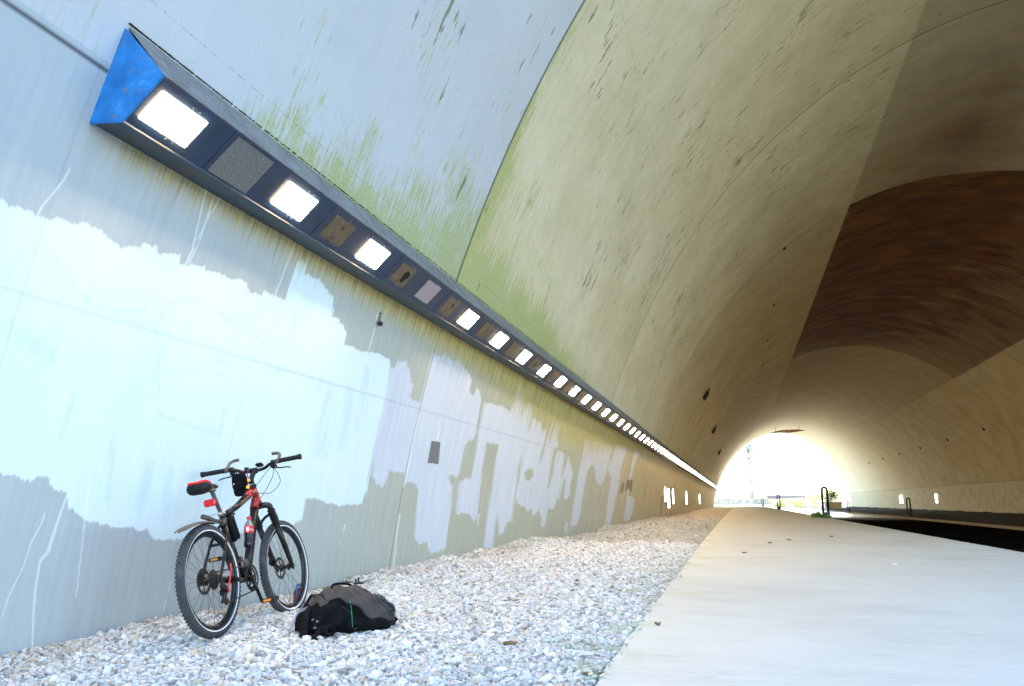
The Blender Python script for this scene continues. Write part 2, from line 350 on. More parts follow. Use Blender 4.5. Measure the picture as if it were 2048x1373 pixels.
# ------------------------------------------------------------------ concrete materials
def joint_mask(q, vec_uv, y0, per, w):
    sx = q.n.new('ShaderNodeSeparateXYZ'); q.l.new(vec_uv, sx.inputs[0])
    t = q.math('ADD', q.math('SUBTRACT', sx.outputs[0], y0), per*.5)
    f = q.math('SUBTRACT', q.math('FLOORED_MODULO', t, per), per*.5)
    return q.math('LESS_THAN', q.math('ABSOLUTE', f), w), sx
def wall_mat():
    q = NM('wall_concrete', .75)
    uv = q.uv(); st = q.noise(q.uv((6, .35, 1)), 3, 6, .6); st2 = q.noise(q.uv((30, .6, 1)), 3, 4, .6); bl = q.noise(uv, 1.3, 6, .6); fine = q.noise(uv, 60, 5, .7)
    edge = q.noise(q.uv((7, .22, 1)), 2.4, 4, .7); edgef = q.noise(q.uv((22, 1.1, 1)), 2.2, 3, .75)
    base = q.ramp(q.math('ADD', q.math('MULTIPLY', st, .6), q.math('MULTIPLY', bl, .4)), [(.25, (.36, .43, .51)), (.52, (.40, .47, .555)), (.8, (.44, .51, .59))])
    # damp olive concrete further in
    base = q.mix(q.math('MULTIPLY', q.attr('damp'), 1.0, True), base, q.ramp(st, [(.3, (.30, .30, .18)), (.7, (.44, .42, .28))]))
    sxx = q.n.new('ShaderNodeSeparateXYZ'); q.l.new(uv, sxx.inputs[0])
    base = q.mix(q.math('MULTIPLY', q.step(sxx.outputs[0], 12, 34), .8), base, q.ramp(q.noise(q.uv((2.2, .3, 1)), 3, 6, .65), [(.32, (.30, .23, .09)), (.5, (.48, .40, .20)), (.68, (.60, .53, .32))]))
    n1 = q.math('SUBTRACT', edge, .5); n2 = q.math('SUBTRACT', edgef, .5)
    def mask(at, amp, soft): 
        v = q.math('ADD', q.attr(at), q.math('ADD', q.math('MULTIPLY', n1, amp), q.math('MULTIPLY', n2, amp*.35)))
        return q.step(v, -soft, soft)
    lav = q.ramp(st, [(.3, (.48, .53, .64)), (.55, (.56, .61, .70)), (.8, (.62, .66, .73))])
    c = q.mix(q.math('MULTIPLY', mask('lav', .16, .006), .92), base, lav)
    brc = q.ramp(q.math('ADD', q.math('MULTIPLY', st2, .4), q.math('MULTIPLY', st, .6)), [(.25, (.60, .73, .77)), (.6, (.665, .785, .82)), (.8, (.70, .81, .84))])
    gst = q.math('MULTIPLY', q.attr('ghost'), q.math('ADD', .1, q.math('MULTIPLY', q.step(q.noise(q.uv((7, 1.2, 1)), 2, 5, .6), .35, .65), .9)))
    brc = q.mix(q.math('MULTIPLY', gst, .34), brc, (.36, .55, .80))
    brc = q.mix(q.math('MULTIPLY', q.step(q.noise(q.uv((1.6, 1.1, 1)), 1.0, 5, .6), .50, .68), .16), brc, (.44, .61, .80))
    c = q.mix(q.math('MULTIPLY', mask('bright', .10, .010), .96), c, brc)
    c = q.mix(q.math('MULTIPLY', mask('greyp', .006, .004), .9), c, (.10, .10, .11))
    c = q.mix(q.math('MULTIPLY', mask('brown', .12, .03), .75), c, (.12, .08, .05))
    # run-off stains under the lamp housing
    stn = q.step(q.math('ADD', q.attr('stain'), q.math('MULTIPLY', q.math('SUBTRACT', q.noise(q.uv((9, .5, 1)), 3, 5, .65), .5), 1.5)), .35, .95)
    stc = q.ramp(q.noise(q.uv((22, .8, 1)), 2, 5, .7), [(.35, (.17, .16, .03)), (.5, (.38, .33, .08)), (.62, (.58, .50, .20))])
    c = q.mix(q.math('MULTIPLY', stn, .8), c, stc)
    # white lime runs, fine shutter joints, dark specks
    wt = q.step(q.math('MULTIPLY', q.attr('white'), q.math('ADD', .5, q.noise(q.uv((8, 3, 1)), 4, 4))), .25, .75)
    c = q.mix(q.math('MULTIPLY', wt, .42), c, (.82, .86, .86))
    j, sx = joint_mask(q, uv, 9.18, 13.1, .012)
    j2, _ = joint_mask(q, uv, 1.18, 2.2, .003)
    c = q.mix(q.math('MULTIPLY', j, .6), c, (.12, .13, .08)); c = q.mix(q.math('MULTIPLY', j2, .25), c, (.15, .16, .2))
    c = q.mix(q.math('MULTIPLY', q.attr('hj'), .95), c, (.035, .04, .05))
    sp = q.step(q.noise(q.uv((26, 14, 1)), 3, 3, .7), .70, .75)
    sp = q.math('MULTIPLY', sp, q.step(q.attr('stain'), .01, .35)); c = q.mix(q.math('MULTIPLY', sp, .8), c, (.06, .045, .03))
    q.color(c)
    h = q.math('ADD', q.math('MULTIPLY', fine, .3), q.math('SUBTRACT', q.math('MULTIPLY', st2, .5), j))
    q.bump(h, .35, .004); return q.m
def vault_mat():
    q = NM('vault_concrete', .8)
    uv = q.uv(); st = q.noise(q.uv((3.5, .16, 1)), 3, 7, .62); st2 = q.noise(q.uv((18, .8, 1)), 3, 5, .6); bl = q.noise(uv, .45, 7, .62); fine = q.noise(uv, 40, 5, .7)
    mixn = q.math('ADD', q.math('MULTIPLY', st, .24), q.math('ADD', q.math('MULTIPLY', st2, .10), q.math('ADD', q.math('MULTIPLY', bl, .42), q.math('MULTIPLY', q.noise(uv, 2.2, 7, .7), .24))))
    j, sx = joint_mask(q, uv, 9.18, 13.1, .026)
    cream = q.ramp(mixn, [(.36, (.52, .48, .30)), (.5, (.66, .62, .44)), (.62, (.76, .73, .57))])
    blue = q.ramp(mixn, [(.32, (.43, .47, .52)), (.5, (.50, .54, .60)), (.68, (.55, .60, .66))])
    first = q.math('LESS_THAN', sx.outputs[0], 9.18)
    base = q.mix(first, cream, blue)
    # each cast segment has its own shade
    seg = q.math('FLOOR', q.math('DIVIDE', q.math('SUBTRACT', sx.outputs[0], 9.18), 13.1))
    wn_ = q.n.new('ShaderNodeTexWhiteNoise'); wn_.noise_dimensions = '1D'; q.l.new(seg, wn_.inputs['W'])
    base = q.mix(q.math('MULTIPLY', wn_.outputs['Value'], .32), base, (.36, .29, .15))
    rseg = q.math('MULTIPLY', q.math('GREATER_THAN', sx.outputs[0], 35.38), q.math('LESS_THAN', sx.outputs[0], 74.68))
    base = q.mix(q.math('MULTIPLY', q.step(sx.outputs[0], 18, 60), .65), base, q.ramp(mixn, [(.36, (.46, .35, .14)), (.5, (.64, .53, .28)), (.62, (.76, .67, .44))]))
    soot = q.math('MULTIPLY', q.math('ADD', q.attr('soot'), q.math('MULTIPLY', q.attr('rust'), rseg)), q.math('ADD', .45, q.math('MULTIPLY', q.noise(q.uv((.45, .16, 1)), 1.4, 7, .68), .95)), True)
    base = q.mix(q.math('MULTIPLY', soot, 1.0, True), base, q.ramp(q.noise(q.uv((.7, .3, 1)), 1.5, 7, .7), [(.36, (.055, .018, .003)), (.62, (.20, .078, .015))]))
    g = q.step(q.math('ADD', q.math('ADD', q.attr('green'), q.math('MULTIPLY', q.attr('ringgreen'), q.math('MULTIPLY', 1.0, q.math('GREATER_THAN', sx.outputs[0], 9.18)))), q.math('ADD', q.math('MULTIPLY', q.math('SUBTRACT', q.noise(q.uv((11, .9, 1)), 2.5, 7, .75), .5), 2.6), q.math('MULTIPLY', q.math('SUBTRACT', q.noise(uv, 1.1, 4, .6), .5), 1.6))), .50, .95)
    gc = q.ramp(fine, [(.35, (.24, .28, .05)), (.65, (.46, .49, .20))])
    base = q.mix(q.math('MULTIPLY', g, .78), base, gc)
    s = q.step(q.math('ADD', q.math('ADD', q.noise(q.uv((9, 1.5, 1)), 1.0, 4, .7), q.math('MULTIPLY', q.math('SUBTRACT', q.noise(uv, .55, 3, .6), .5), .42)), q.math('MULTIPLY', q.math('SUBTRACT', q.attr('spots'), 1), .13)), .585, .645)
    base = q.mix(q.math('MULTIPLY', s, .85), base, (.13, .14, .03))
    sp = q.math('MULTIPLY', q.step(q.noise(q.uv((18, 5, 1)), 3, 3, .7), .69, .74), q.step(q.attr('green'), .02, .3))
    base = q.mix(q.math('MULTIPLY', sp, .7), base, (.06, .05, .03))
    base = q.mix(q.math('MULTIPLY', q.step(sx.outputs[0], 100, 158), .75), base, (.86, .77, .55))  # concrete painted pale and warm toward the far mouth, imitating its glow
    # lengthwise shutter joints
    for v0, w in ((.47, .005), (4.9, .008), (9.9, .008)):
        lm = q.math('LESS_THAN', q.math('ABSOLUTE', q.math('SUBTRACT', sx.outputs[1], v0+3.83)), w)
        lm = q.math('MULTIPLY', lm, q.step(q.noise(q.uv((5, 1, 1)), 3, 5, .75), .45, .60)); base = q.mix(q.math('MULTIPLY', lm, .5), base, (.12, .11, .06))
    base = q.mix(q.math('MULTIPLY', j, .8), base, (.06, .055, .035))
    wl_ = q.step(q.noise(q.uv((30, .5, 1)), 1.6, 2, .5), .70, .74); base = q.mix(q.math('MULTIPLY', wl_, .18), base, (.8, .82, .82))
    q.color(base); q.bump(q.math('ADD', q.math('MULTIPLY', fine, .3), q.math('MULTIPLY', st2, .5)), .3, .005)
    return q.m
def rwall_mat():
    q = NM('right_wall_concrete', .75)
    uv = q.uv(); st = q.noise(q.uv((1.1, .3, 1)), 3, 6, .62)
    c = q.ramp(st, [(.3, (.44, .36, .18)), (.5, (.64, .56, .34)), (.72, (.78, .71, .50))])
    j, sx = joint_mask(q, uv, 9.18, 13.1, .03); c = q.mix(q.math('MULTIPLY', j, .6), c, (.1, .09, .06))
    lo = q.math('LESS_THAN', sx.outputs[1], .8)
    dk = q.step(q.noise(q.uv((1.6, .8, 1)), 3, 5, .7), .50, .62); c = q.mix(q.math('MULTIPLY', q.math('MULTIPLY', lo, dk), .7), c, (.08, .07, .04))
    q.color(c); q.bump(st, .3, .01); return q.m

M = {}
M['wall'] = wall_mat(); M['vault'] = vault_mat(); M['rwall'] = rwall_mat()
M['concrete'] = simple('plain_concrete', (.36, .35, .31), .85, 0, .25, 1.2, .2)

# ------------------------------------------------------------------ the tunnel
tun = empty('tunnel', (-4, 2, -.83))
tag(tun, 'wide round concrete road tunnel with green algae streaks and white repainted wall patches', 'tunnel')
inv = Matrix.Translation((4, -2, .83))
wallp = prof_poly(TH_FOOT, TH_WALL, 330)
vaultp = prof_poly(TH_WALL, TH_RW, 330)
rightp = [(24.10, -1.7), (24.08, -1.1), (24.03, 0), (23.94, 1.0), (23.86, 1.83)]
vr = prof_pt(TH_RW)
rightp = [(x-(23.86-vr[0])+.07, z*vr[1]/1.85) for x, z in rightp]
parts = [grid_shell('left_wall', wallp, 1400, lambda x: 1.2, Y_FAR, M['wall'], tun, wall_attrs),
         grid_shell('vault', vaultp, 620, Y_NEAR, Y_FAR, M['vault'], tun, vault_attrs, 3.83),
         grid_shell('right_wall', rightp, 120, Y_NEAR, Y_FAR, M['rwall'], tun)]
# head walls and ground cover on top
full = prof_poly(TH_FOOT, math.pi-TH_FOOT, 60)
def hill_pt(x, z):
    t = (x-10)/14.2; return (10+t*34, (17.5-24*max(0, abs(t)-.55)))
def ends(yf, nm):
    V = []; F = []
    n = len(full)
    for i, (x, z) in enumerate(full): V.append((x, yf(x), z))
    for i, (x, z) in enumerate(full):
        a = math.atan2(z+1, x-10); hx, hz = 10+19*math.cos(a), -1+17*math.sin(a)+1.2
        hx = max(-8.5, min(28.5, hx)) if False else hx
        V.append((hx, yf(hx), max(hz, -1.6)))
    for i in range(n-1): F.append((i, i+1, n+i+1, n+i))
    return mesh(nm, V, F, M['concrete'], tun)
parts.append(ends(lambda x: max(Y_NEAR(x), 1.2) if x < -3 else Y_NEAR(x), 'headwall'))
parts.append(ends(Y_FAR, 'headwall'))
for o in parts: o.matrix_parent_inverse = inv

grass_m = NM('grass_ground', .9)
gv = grass_m.uv(src='Object'); gn = grass_m.noise(gv, .6, 8, .7)
grass_m.color(grass_m.ramp(gn, [(.3, (.045, .06, .02)), (.55, (.09, .11, .04)), (.75, (.18, .16, .08))])); M['grass'] = grass_m.m
# earth cover over the tunnel, out of view, added to block the sun
V = []; F = []; n = 60
for yf in (Y_NEAR, Y_FAR):
    for i in range(n+1):
        a = math.pi*(1-i/n)
        x = 10+19*math.cos(a); z = .2+17*math.sin(a)+1.0*math.sin(a)
        V.append((x, yf(x)+(.3 if yf is Y_NEAR else -.3), max(z, -1.6)))
for i in range(n): F.append((i, n+1+i, n+2+i, i+1))
tag(mesh('unseen_hill', V, F, M['grass'], None, True), kind='structure')

# ------------------------------------------------------------------ ground sheets
soil = NM('soil', .95); v = soil.uv(src='Object'); nn = soil.noise(v, .4, 8, .7)
soil.color(soil.ramp(nn, [(.3, (.10, .09, .06)), (.6, (.20, .18, .12)), (.8, (.14, .17, .07))])); M['soil'] = soil.m
def sheet(name, x0, x1, y0, y1, z, m, ny=1):
    V = []; F = []
    for i in range(ny+1):
        y = y0+(y1-y0)*i/ny; V += [(x0, y, z), (x1, y, z)]
    for i in range(ny): F.append((2*i, 2*i+1, 2*i+3, 2*i+2))
    return mesh(name, V, F, m)
tag(sheet('ground', -900, 900, -600, 1800, -1.62, M['soil']), kind='structure')
# asphalt road in the lower channel
road = NM('asphalt', .32, 0, (.02, .018, .016), .06); v = road.uv(src='Object'); a = road.noise(v, 40, 4, .7); b = road.noise(v, .5, 5, .6)
road.color(road.ramp(b, [(.3, (.006, .005, .004)), (.7, (.016, .013, .010))])); rsx = road.n.new('ShaderNodeSeparateXYZ'); road.l.new(v, rsx.inputs[0]); wet = road.step(road.math('ADD', rsx.outputs[1], road.math('MULTIPLY', b, 30)), 88, 110); road.l.new(road.math('SUBTRACT', .95, road.math('MULTIPLY', wet, .78)), road.b.inputs['Roughness']); road.l.new(road.math('MULTIPLY', wet, .5), road.b.inputs['Specular IOR Level']); road.bump(a, .08, .002); M['road'] = road.m
tag(sheet('road', 4.40, 15.0, 2, 520, -1.55, M['road']), kind='structure')
# kerb
mb = MB()
def prism(pts, y0, y1, n=40):
    V = []; F = []; k = len(pts)
    for i in range(n+1):
        y = y0+(y1-y0)*i/n
        for x, z in pts: V.append((x, y, z))
    for i in range(n):
        for j in range(k):
            l = (j+1) % k; F.append((i*k+j, i*k+l, (i+1)*k+l, (i+1)*k+j))
    F.append(tuple(range(k))); F.append(tuple(n*k+j for j in range(k)))
    return V, F
kerbm = simple('kerb_concrete', (.34, .27, .17), .8, 0, .3, .8, .2)
V, F = prism([(15.0, -1.7), (15.0, -1.40), (15.25, -1.38), (15.25, -1.7)], 24, 500); kb = mesh('kerb', V, F, kerbm); tag(kb, kind='structure')
verge = NM('verge_soil', .95); v = verge.uv(src='Object'); a = verge.noise(v, 3, 8, .75)
verge.color(verge.ramp(a, [(.35, (.010, .007, .005)), (.65, (.030, .021, .013))])); verge.bump(a, .8, .08); M['verge'] = verge.m
V = []; F = []; ys = np.concatenate([np.linspace(24, 260, 500)]); xs = np.linspace(15.25, 24.3, 16)
for y in ys:
    for i, x in enumerate(xs): V.append((x, y, -1.40+.20*(i/15)**2*2+.06*math.sin(y*.9+i)*math.sin(y*.23)*(i > 2)+.05*rng.random()*(i > 0)))
for i in range(len(ys)-1):
    for j in range(15): F.append((i*16+j, i*16+j+1, (i+1)*16+j+1, (i+1)*16+j))
tag(mesh('verge', V, F, M['verge']), kind='structure')
# slab path
def slab_mat():
    q = NM('path_concrete', .8); v = q.uv(src='Object'); br = q.noise(q.uv((.6, 9, 1), 'Object'), 3, 5, .6); bl = q.noise(v, .7, 6, .6); f = q.noise(v, 70, 4, .7); gr = q.noise(v, 900, 2, .5)
    c = q.ramp(q.math('ADD', q.math('MULTIPLY', br, .4), q.math('MULTIPLY', bl, .6)), [(.3, (.52, .505, .45)), (.5, (.63, .615, .55)), (.72, (.71, .695, .64))])
    c = q.mix(q.math('MULTIPLY', q.step(f, .62, .72), .3), c, (.25, .24, .20))
    sx = q.n.new('ShaderNodeSeparateXYZ'); q.l.new(v, sx.inputs[0])
    ed = q.math('SUBTRACT', 1, q.step(sx.outputs[0], -.72, -.1))
    g = q.math('MULTIPLY', ed, q.step(q.noise(v, 1.8, 5, .65), .50, .68)); c = q.mix(q.math('MULTIPLY', g, .5), c, (.36, .42, .20))
    st = q.step(q.noise(q.uv((1.5, 4, 1), 'Object'), 1.1, 5, .7), .62, .75); c = q.mix(q.math('MULTIPLY', st, .25), c, (.30, .28, .22))
    dk = q.step(q.noise(q.uv((2.2, 7, 1), 'Object'), 1.6, 6, .75), .60, .72); c = q.mix(q.math('MULTIPLY', dk, .35), c, (.34, .31, .26))
    sp = q.step(q.noise(v, 34, 3, .7), .70, .73); c = q.mix(q.math('MULTIPLY', sp, .5), c, (.16, .15, .13))
    q.color(c); q.bump(q.math('ADD', q.math('MULTIPLY', f, .5), q.math('MULTIPLY', br, .5)), .35, .004); return q.m
M['path'] = slab_mat()
def edgeL(y): return np.interp(y, [-6, 2.5, 3.4, 4.2, 5, 16, 40, 200], [-.60, -.62, -.66, -.675, -.685, -.74, -.75, -.75])
ys = np.concatenate([np.arange(-6, 30, .06), np.arange(30, 340, 1.0)]); V = []; F = []; k = 5
for y in ys:
    j = .006*math.sin(y*7.1)+.008*rng.random(); jr = .03*rng.random()
    xl = edgeL(y)+j; xr = 4.42-jr
    V += [(xl-.01, y, -1.55), (xl, y, -.808), (xl+.012, y, -.80), (xr-.012, y, -.80), (xr, y, -.82), (xr, y, -1.60)]
for i in range(len(ys)-1):
    for j in range(5): F.append((i*6+j, (i+1)*6+j, (i+1)*6+j+1, i*6+j+1))
tag(mesh('path', V, F, M['path']), kind='structure')

# ---- gravel: bed sheet + loose stones
def gz(x, y):
    return -.845-.05*np.clip((5.0-y)/1.3, 0, 1)*np.clip((-2.2-x)/1.2, 0, 1)+.05*np.exp(-(x+4.05)/.5)*(y > 8)+.018*np.sin(x*3.1+y*.8)+.012*np.sin(x*7+y*3.3)-.05/(1+np.exp(-(y-16.6)*3.5))+.04*np.exp(-((y-15.6)/1.2)**2) + .03*np.exp(-(x+4.05)/.35)*np.sin(y*.55)
bed = NM('gravel_bed', .95); v = bed.uv(src='Object'); vo = bed.n.new('ShaderNodeTexVoronoi'); vo.inputs['Scale'].default_value = 26; bed.l.new(v, vo.inputs['Vector'])
bc = bed.ramp(vo.outputs['Color'], [(.2, (.22, .20, .16)), (.5, (.40, .37, .31)), (.8, (.56, .54, .48))]); bed.color(bed.mix(.0, bc, bc)); bed.bump(bed.math('SUBTRACT', 1, vo.outputs['Distance']), 1.0, .03); M['bed'] = bed.m
xs = np.linspace(-4.3, -.60, 38); ys = np.concatenate([np.arange(-6, 24, .12), np.arange(24, 60, .5), np.arange(60, 340, 4)])
GX, GY = np.meshgrid(xs, ys); GZ = gz(GX, GY)-.015*(GY < 38); P = np.stack([GX, GY, GZ], -1).reshape(-1, 3)
ix = np.arange(len(P)).reshape(GX.shape); F = np.stack([ix[:-1, :-1], ix[:-1, 1:], ix[1:, 1:], ix[1:, :-1]], -1).reshape(-1, 4)
tag(mesh('gravel_bed', P, F, M['bed'], None, True), kind='structure')
def stones(seed):
    r = np.random.default_rng(seed)
    t = (1+5**.5)/2
    iv = np.array([(-1, t, 0), (1, t, 0), (-1, -t, 0), (1, -t, 0), (0, -1, t), (0, 1, t), (0, -1, -t), (0, 1, -t), (t, 0, -1), (t, 0, 1), (-t, 0, -1), (-t, 0, 1)])/math.hypot(1, t)
    fi = np.array([(0, 11, 5), (0, 5, 1), (0, 1, 7), (0, 7, 10), (0, 10, 11), (1, 5, 9), (5, 11, 4), (11, 10, 2), (10, 7, 6), (7, 1, 8), (3, 9, 4), (3, 4, 2), (3, 2, 6), (3, 6, 8), (3, 8, 9), (4, 9, 5), (2, 4, 11), (6, 2, 10), (8, 6, 7), (9, 8, 1)])
    XY = []; SZ = []
    for y0, y1, dens, sz in ((2.0, 4.2, 5000, .0126), (4.2, 8, 4500, .0132), (8, 16, 2500, .0165), (16, 24, 900, .025), (24, 44, 300, .040)):
        n = int((y1-y0)*3.4*dens); XY.append(np.stack([r.uniform(-4.06, -.66, n), r.uniform(y0, y1, n)], -1)); SZ.append(sz*np.exp(r.normal(0, .27, n)))
    XY = np.concatenate(XY); SZ = np.concatenate(SZ)
    keep = XY[:, 0] < np.interp(XY[:, 1], [2, 5, 16, 44], [-.64, -.70, -.755, -.77]); XY = XY[keep]; SZ = SZ[keep]
    ns = 150; ys_ = 2.6+14*r.random(ns)**1.3; XY = np.concatenate([XY, np.stack([np.interp(ys_, [2, 5, 16], [-.62, -.68, -.74])+r.exponential(.018, ns), ys_], -1)]); SZ = np.concatenate([SZ, np.exp(r.normal(0, .4, ns))*.0085]); N = len(XY)
    sc = np.stack([SZ*r.uniform(1.0, 1.5, N), SZ*r.uniform(.75, 1.1, N), SZ*r.uniform(.4, .75, N)], -1)
    q = r.normal(size=(N, 4)); q[:, 1:3] *= .28; q /= np.linalg.norm(q, axis=1)[:, None]
    w, x, y, z = q.T
    Rm = np.stack([1-2*(y*y+z*z), 2*(x*y-z*w), 2*(x*z+y*w), 2*(x*y+z*w), 1-2*(x*x+z*z), 2*(y*z-x*w), 2*(x*z-y*w), 2*(y*z+x*w), 1-2*(x*x+y*y)], -1).reshape(N, 3, 3)
    L = iv[None]*(1+r.normal(0, .17, (N, 12, 1)))*sc[:, None, :]
    Vv = np.einsum('nij,nkj->nki', Rm, L)
    Z = gz(XY[:, 0], XY[:, 1])+r.uniform(-.006, .022, N)*(SZ/.02)
    Z[-ns:] = -.798+SZ[-ns:]*.3
    Vv += np.stack([XY[:, 0], XY[:, 1], Z], -1)[:, None, :]
    Fa = (fi[None]+12*np.arange(N)[:, None, None]).reshape(-1, 3)
    me = bpy.data.meshes.new('gravel'); me.vertices.add(N*12); me.vertices.foreach_set('co', Vv.ravel().astype('f4'))
    me.loops.add(Fa.size); me.loops.foreach_set('vertex_index', Fa.ravel().astype('i4')); me.polygons.add(len(Fa)); me.polygons.foreach_set('loop_start', np.arange(0, Fa.size, 3, dtype='i4'))
    me.polygons.foreach_set('use_smooth', np.zeros(len(Fa), bool)); me.update(calc_edges=True)
    at = me.attributes.new('tone', 'FLOAT', 'POINT'); at.data.foreach_set('value', np.repeat(r.random(N), 12).astype('f4'))
    q = NM('gravel_stone', .75); tn = q.attr('tone')
    c = q.ramp(tn, [(0, (.20, .20, .20)), (.07, (.40, .40, .39)), (.3, (.58, .575, .56)), (.5, (.66, .655, .64)), (.7, (.76, .755, .74)), (.86, (.60, .50, .46)), (.93, (.55, .44, .30)), (.97, (.46, .46, .38)), (1, (.30, .22, .16))])
    v = q.uv(src='Object'); n1 = q.noise(v, 90, 4, .7); c = q.mix(q.math('MULTIPLY', q.step(n1, .45, .7), .35), c, (.38, .34, .28))
    sx = q.n.new('ShaderNodeSeparateXYZ'); q.l.new(v, sx.inputs[0])
    g = q.math('MULTIPLY', q.step(sx.outputs[0], -1.5, -.75), q.step(q.noise(v, 2.2, 4, .6), .45, .62)); c = q.mix(q.math('MULTIPLY', g, .45), c, (.30, .33, .16))
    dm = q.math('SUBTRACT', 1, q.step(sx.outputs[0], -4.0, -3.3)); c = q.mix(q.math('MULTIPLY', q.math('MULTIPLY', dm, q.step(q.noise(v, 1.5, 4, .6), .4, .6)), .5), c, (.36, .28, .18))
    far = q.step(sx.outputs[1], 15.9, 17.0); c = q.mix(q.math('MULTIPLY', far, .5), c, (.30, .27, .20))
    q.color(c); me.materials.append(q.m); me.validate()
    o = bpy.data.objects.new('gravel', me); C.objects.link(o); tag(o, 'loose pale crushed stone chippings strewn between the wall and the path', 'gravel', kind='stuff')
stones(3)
#@@OBJECTS
# ------------------------------------------------------------------ lamp housing along the left wall
rq = NM('weathered_zinc', .65, .2); v = rq.uv(src='Object'); vs_ = rq.uv((9, 1.2, 9), 'Object'); a = rq.noise(v, 3, 6, .7); b = rq.noise(rq.uv((4, 14, 14), 'Object'), 2, 6, .7)
c = rq.ramp(rq.math('ADD', rq.math('MULTIPLY', a, .5), rq.math('MULTIPLY', b, .5)), [(.35, (.10, .10, .10)), (.5, (.19, .20, .21)), (.65, (.30, .31, .32))])
c = rq.mix(rq.math('MULTIPLY', rq.step(rq.noise(v, 11, 6, .75), .52, .66), .7), c, (.11, .085, .055)); rq.color(c); rq.bump(b, .3, .004); rust = rq.m
M['zinc'] = rust
M['navy'] = simple('navy_sheet', (.012, .036, .085), .42, .2, .35, 6, .1, dirt=((.06, .06, .06), .5))
M['navyd'] = simple('dark_navy_sheet', (.045, .072, .105), .55, .2, .35, 7, .2, dirt=((.085, .075, .06), .75))
eq = NM('scuffed_blue_enamel', .5); v = eq.uv(src='Object'); a = eq.noise(v, 7, 5, .6)
c = eq.ramp(a, [(.35, (.008, .14, .42)), (.6, (.012, .22, .62)), (.75, (.09, .36, .70))])
c = eq.mix(eq.math('MULTIPLY', eq.step(eq.noise(v, 16, 6, .75), .56, .64), .7), c, (.20, .19, .20)); c = eq.mix(eq.math('MULTIPLY', eq.step(eq.noise(v, 60, 3, .7), .66, .70), .8), c, (.10, .06, .04)); eq.color(c); eq.bump(a, .1, .003); M['blue'] = eq.m
lampm = NM('lit_lamp_glass', .3, 0, (.9, .88, .84)); lampm.b.inputs['Emission Color'].default_value = (1, .72, .42, 1); lampm.b.inputs['Emission Strength'].default_value = LAMP; M['lamp'] = lampm.m
M['brownglass'] = simple('sooty_lamp_glass', (.10, .075, .045), .35, 0, .5, 14, .1, dirt=((.11, .08, .03), .6))
M['greyplate'] = simple('grey_textured_plate', (.14, .145, .145), .8, 0, .3, 60, .5)
M['pinkplate'] = simple('pale_blank_plate', (.34, .29, .33), .5, 0, .08, 8)
M['steel'] = simple('bare_steel', (.35, .35, .36), .35, .8, .2, 20)
WB, WT, FB, FT = (-3.50, 2.14), (-3.28, 2.72), (-3.24, 2.11), (-2.99, 2.35)
strip = empty('light_strip', (-3.4, 3.45, 2.1)); sinv = Matrix.Translation((3.4, -3.45, -2.1))
tag(strip, 'long dark lamp housing with lit square lamps and blue end cap on the left wall', 'light fitting')
def sp(o): o.parent = strip; o.matrix_parent_inverse = sinv; return o
Y0, Y1 = 3.45, 150.0
def quadstrip(a, b, y0, y1, th, name, m):
    a = Vector((a[0], 0, a[1])); b = Vector((b[0], 0, b[1])); d = (b-a).normalized(); nrm = Vector((d.z, 0, -d.x))*th
    V = []; 
    for y in (y0, y1):
        for p in (a, b, b-nrm, a-nrm): V.append((p.x, y, p.z))
    F = [(0, 1, 5, 4), (1, 2, 6, 5), (2, 3, 7, 6), (3, 0, 4, 7), (0, 3, 2, 1), (4, 5, 6, 7)]
    return mesh(name, V, F, m)
def panelrow(a, b, seg, gap, name, m, lift):
    mbx = MB(); y = Y0+.012; a = Vector((a[0], 0, a[1])); b = Vector((b[0], 0, b[1])); d = (b-a).normalized(); nv = Vector((d.z, 0, -d.x))
    if nv.x < 0: nv = -nv
    while y < Y1:
        e = min(y+seg-gap, Y1); t = random.uniform(-.003, .003)
        V = [(p.x, yy, p.z) for yy in (y, e) for p in (a+nv*(lift+t), b+nv*(lift+t), b, a)]
        mbx.add(V, [(0, 4, 5, 1), (0, 3, 7, 4), (1, 5, 6, 2), (0, 1, 2, 3), (4, 7, 6, 5)]); y += seg
        if y > 60: seg = 5.5
    return mbx.build(name, m)
# core body, then sheet panels on its three faces, end cap
V = [(x, y, z) for y in (Y0+.006, Y1) for x, z in ((WB[0]-.05, WB[1]), (FB[0], FB[1]), (FT[0], FT[1]), (WT[0]-.03, WT[1]))]
sp(mesh('housing', V, [(0, 1, 2, 3), (7, 6, 5, 4), (0, 4, 5, 1), (1, 5, 6, 2), (2, 6, 7, 3)], M['navyd']))
sp(panelrow((FT[0], FT[1]+.004), (WT[0], WT[1]), 1.374, .012, 'top_panel', M['zinc'], .006))
sp(panelrow((WB[0], WB[1]-.0), (FB[0]-.004, FB[1]), 1.374, .008, 'bottom_panel', M['navyd'], .005) if False else quadstrip((WB[0]-.02, WB[1]-.004), (FB[0], FB[1]-.004), Y0+.004, Y1, .004, 'bottom_panel', M['navyd']))
sp(panelrow((FB[0]+.006, FB[1]+.006), (FT[0]-.006, FT[1]-.006), .687, .006, 'front_panel', M['navy'], .004))
V = [(x, y, z) for y in (Y0-.012, Y0+.005) for x, z in ((WB[0]-.05, WB[1]-.012), (FB[0]+.004, FB[1]-.012), (FT[0]+.012, FT[1]), (WT[0]-.03, WT[1]+.012))]
sp(mesh('end_cap', V, [(3, 2, 1, 0), (4, 5, 6, 7), (0, 1, 5, 4), (1, 2, 6, 5), (2, 3, 7, 6), (3, 0, 4, 7)], M['blue']))
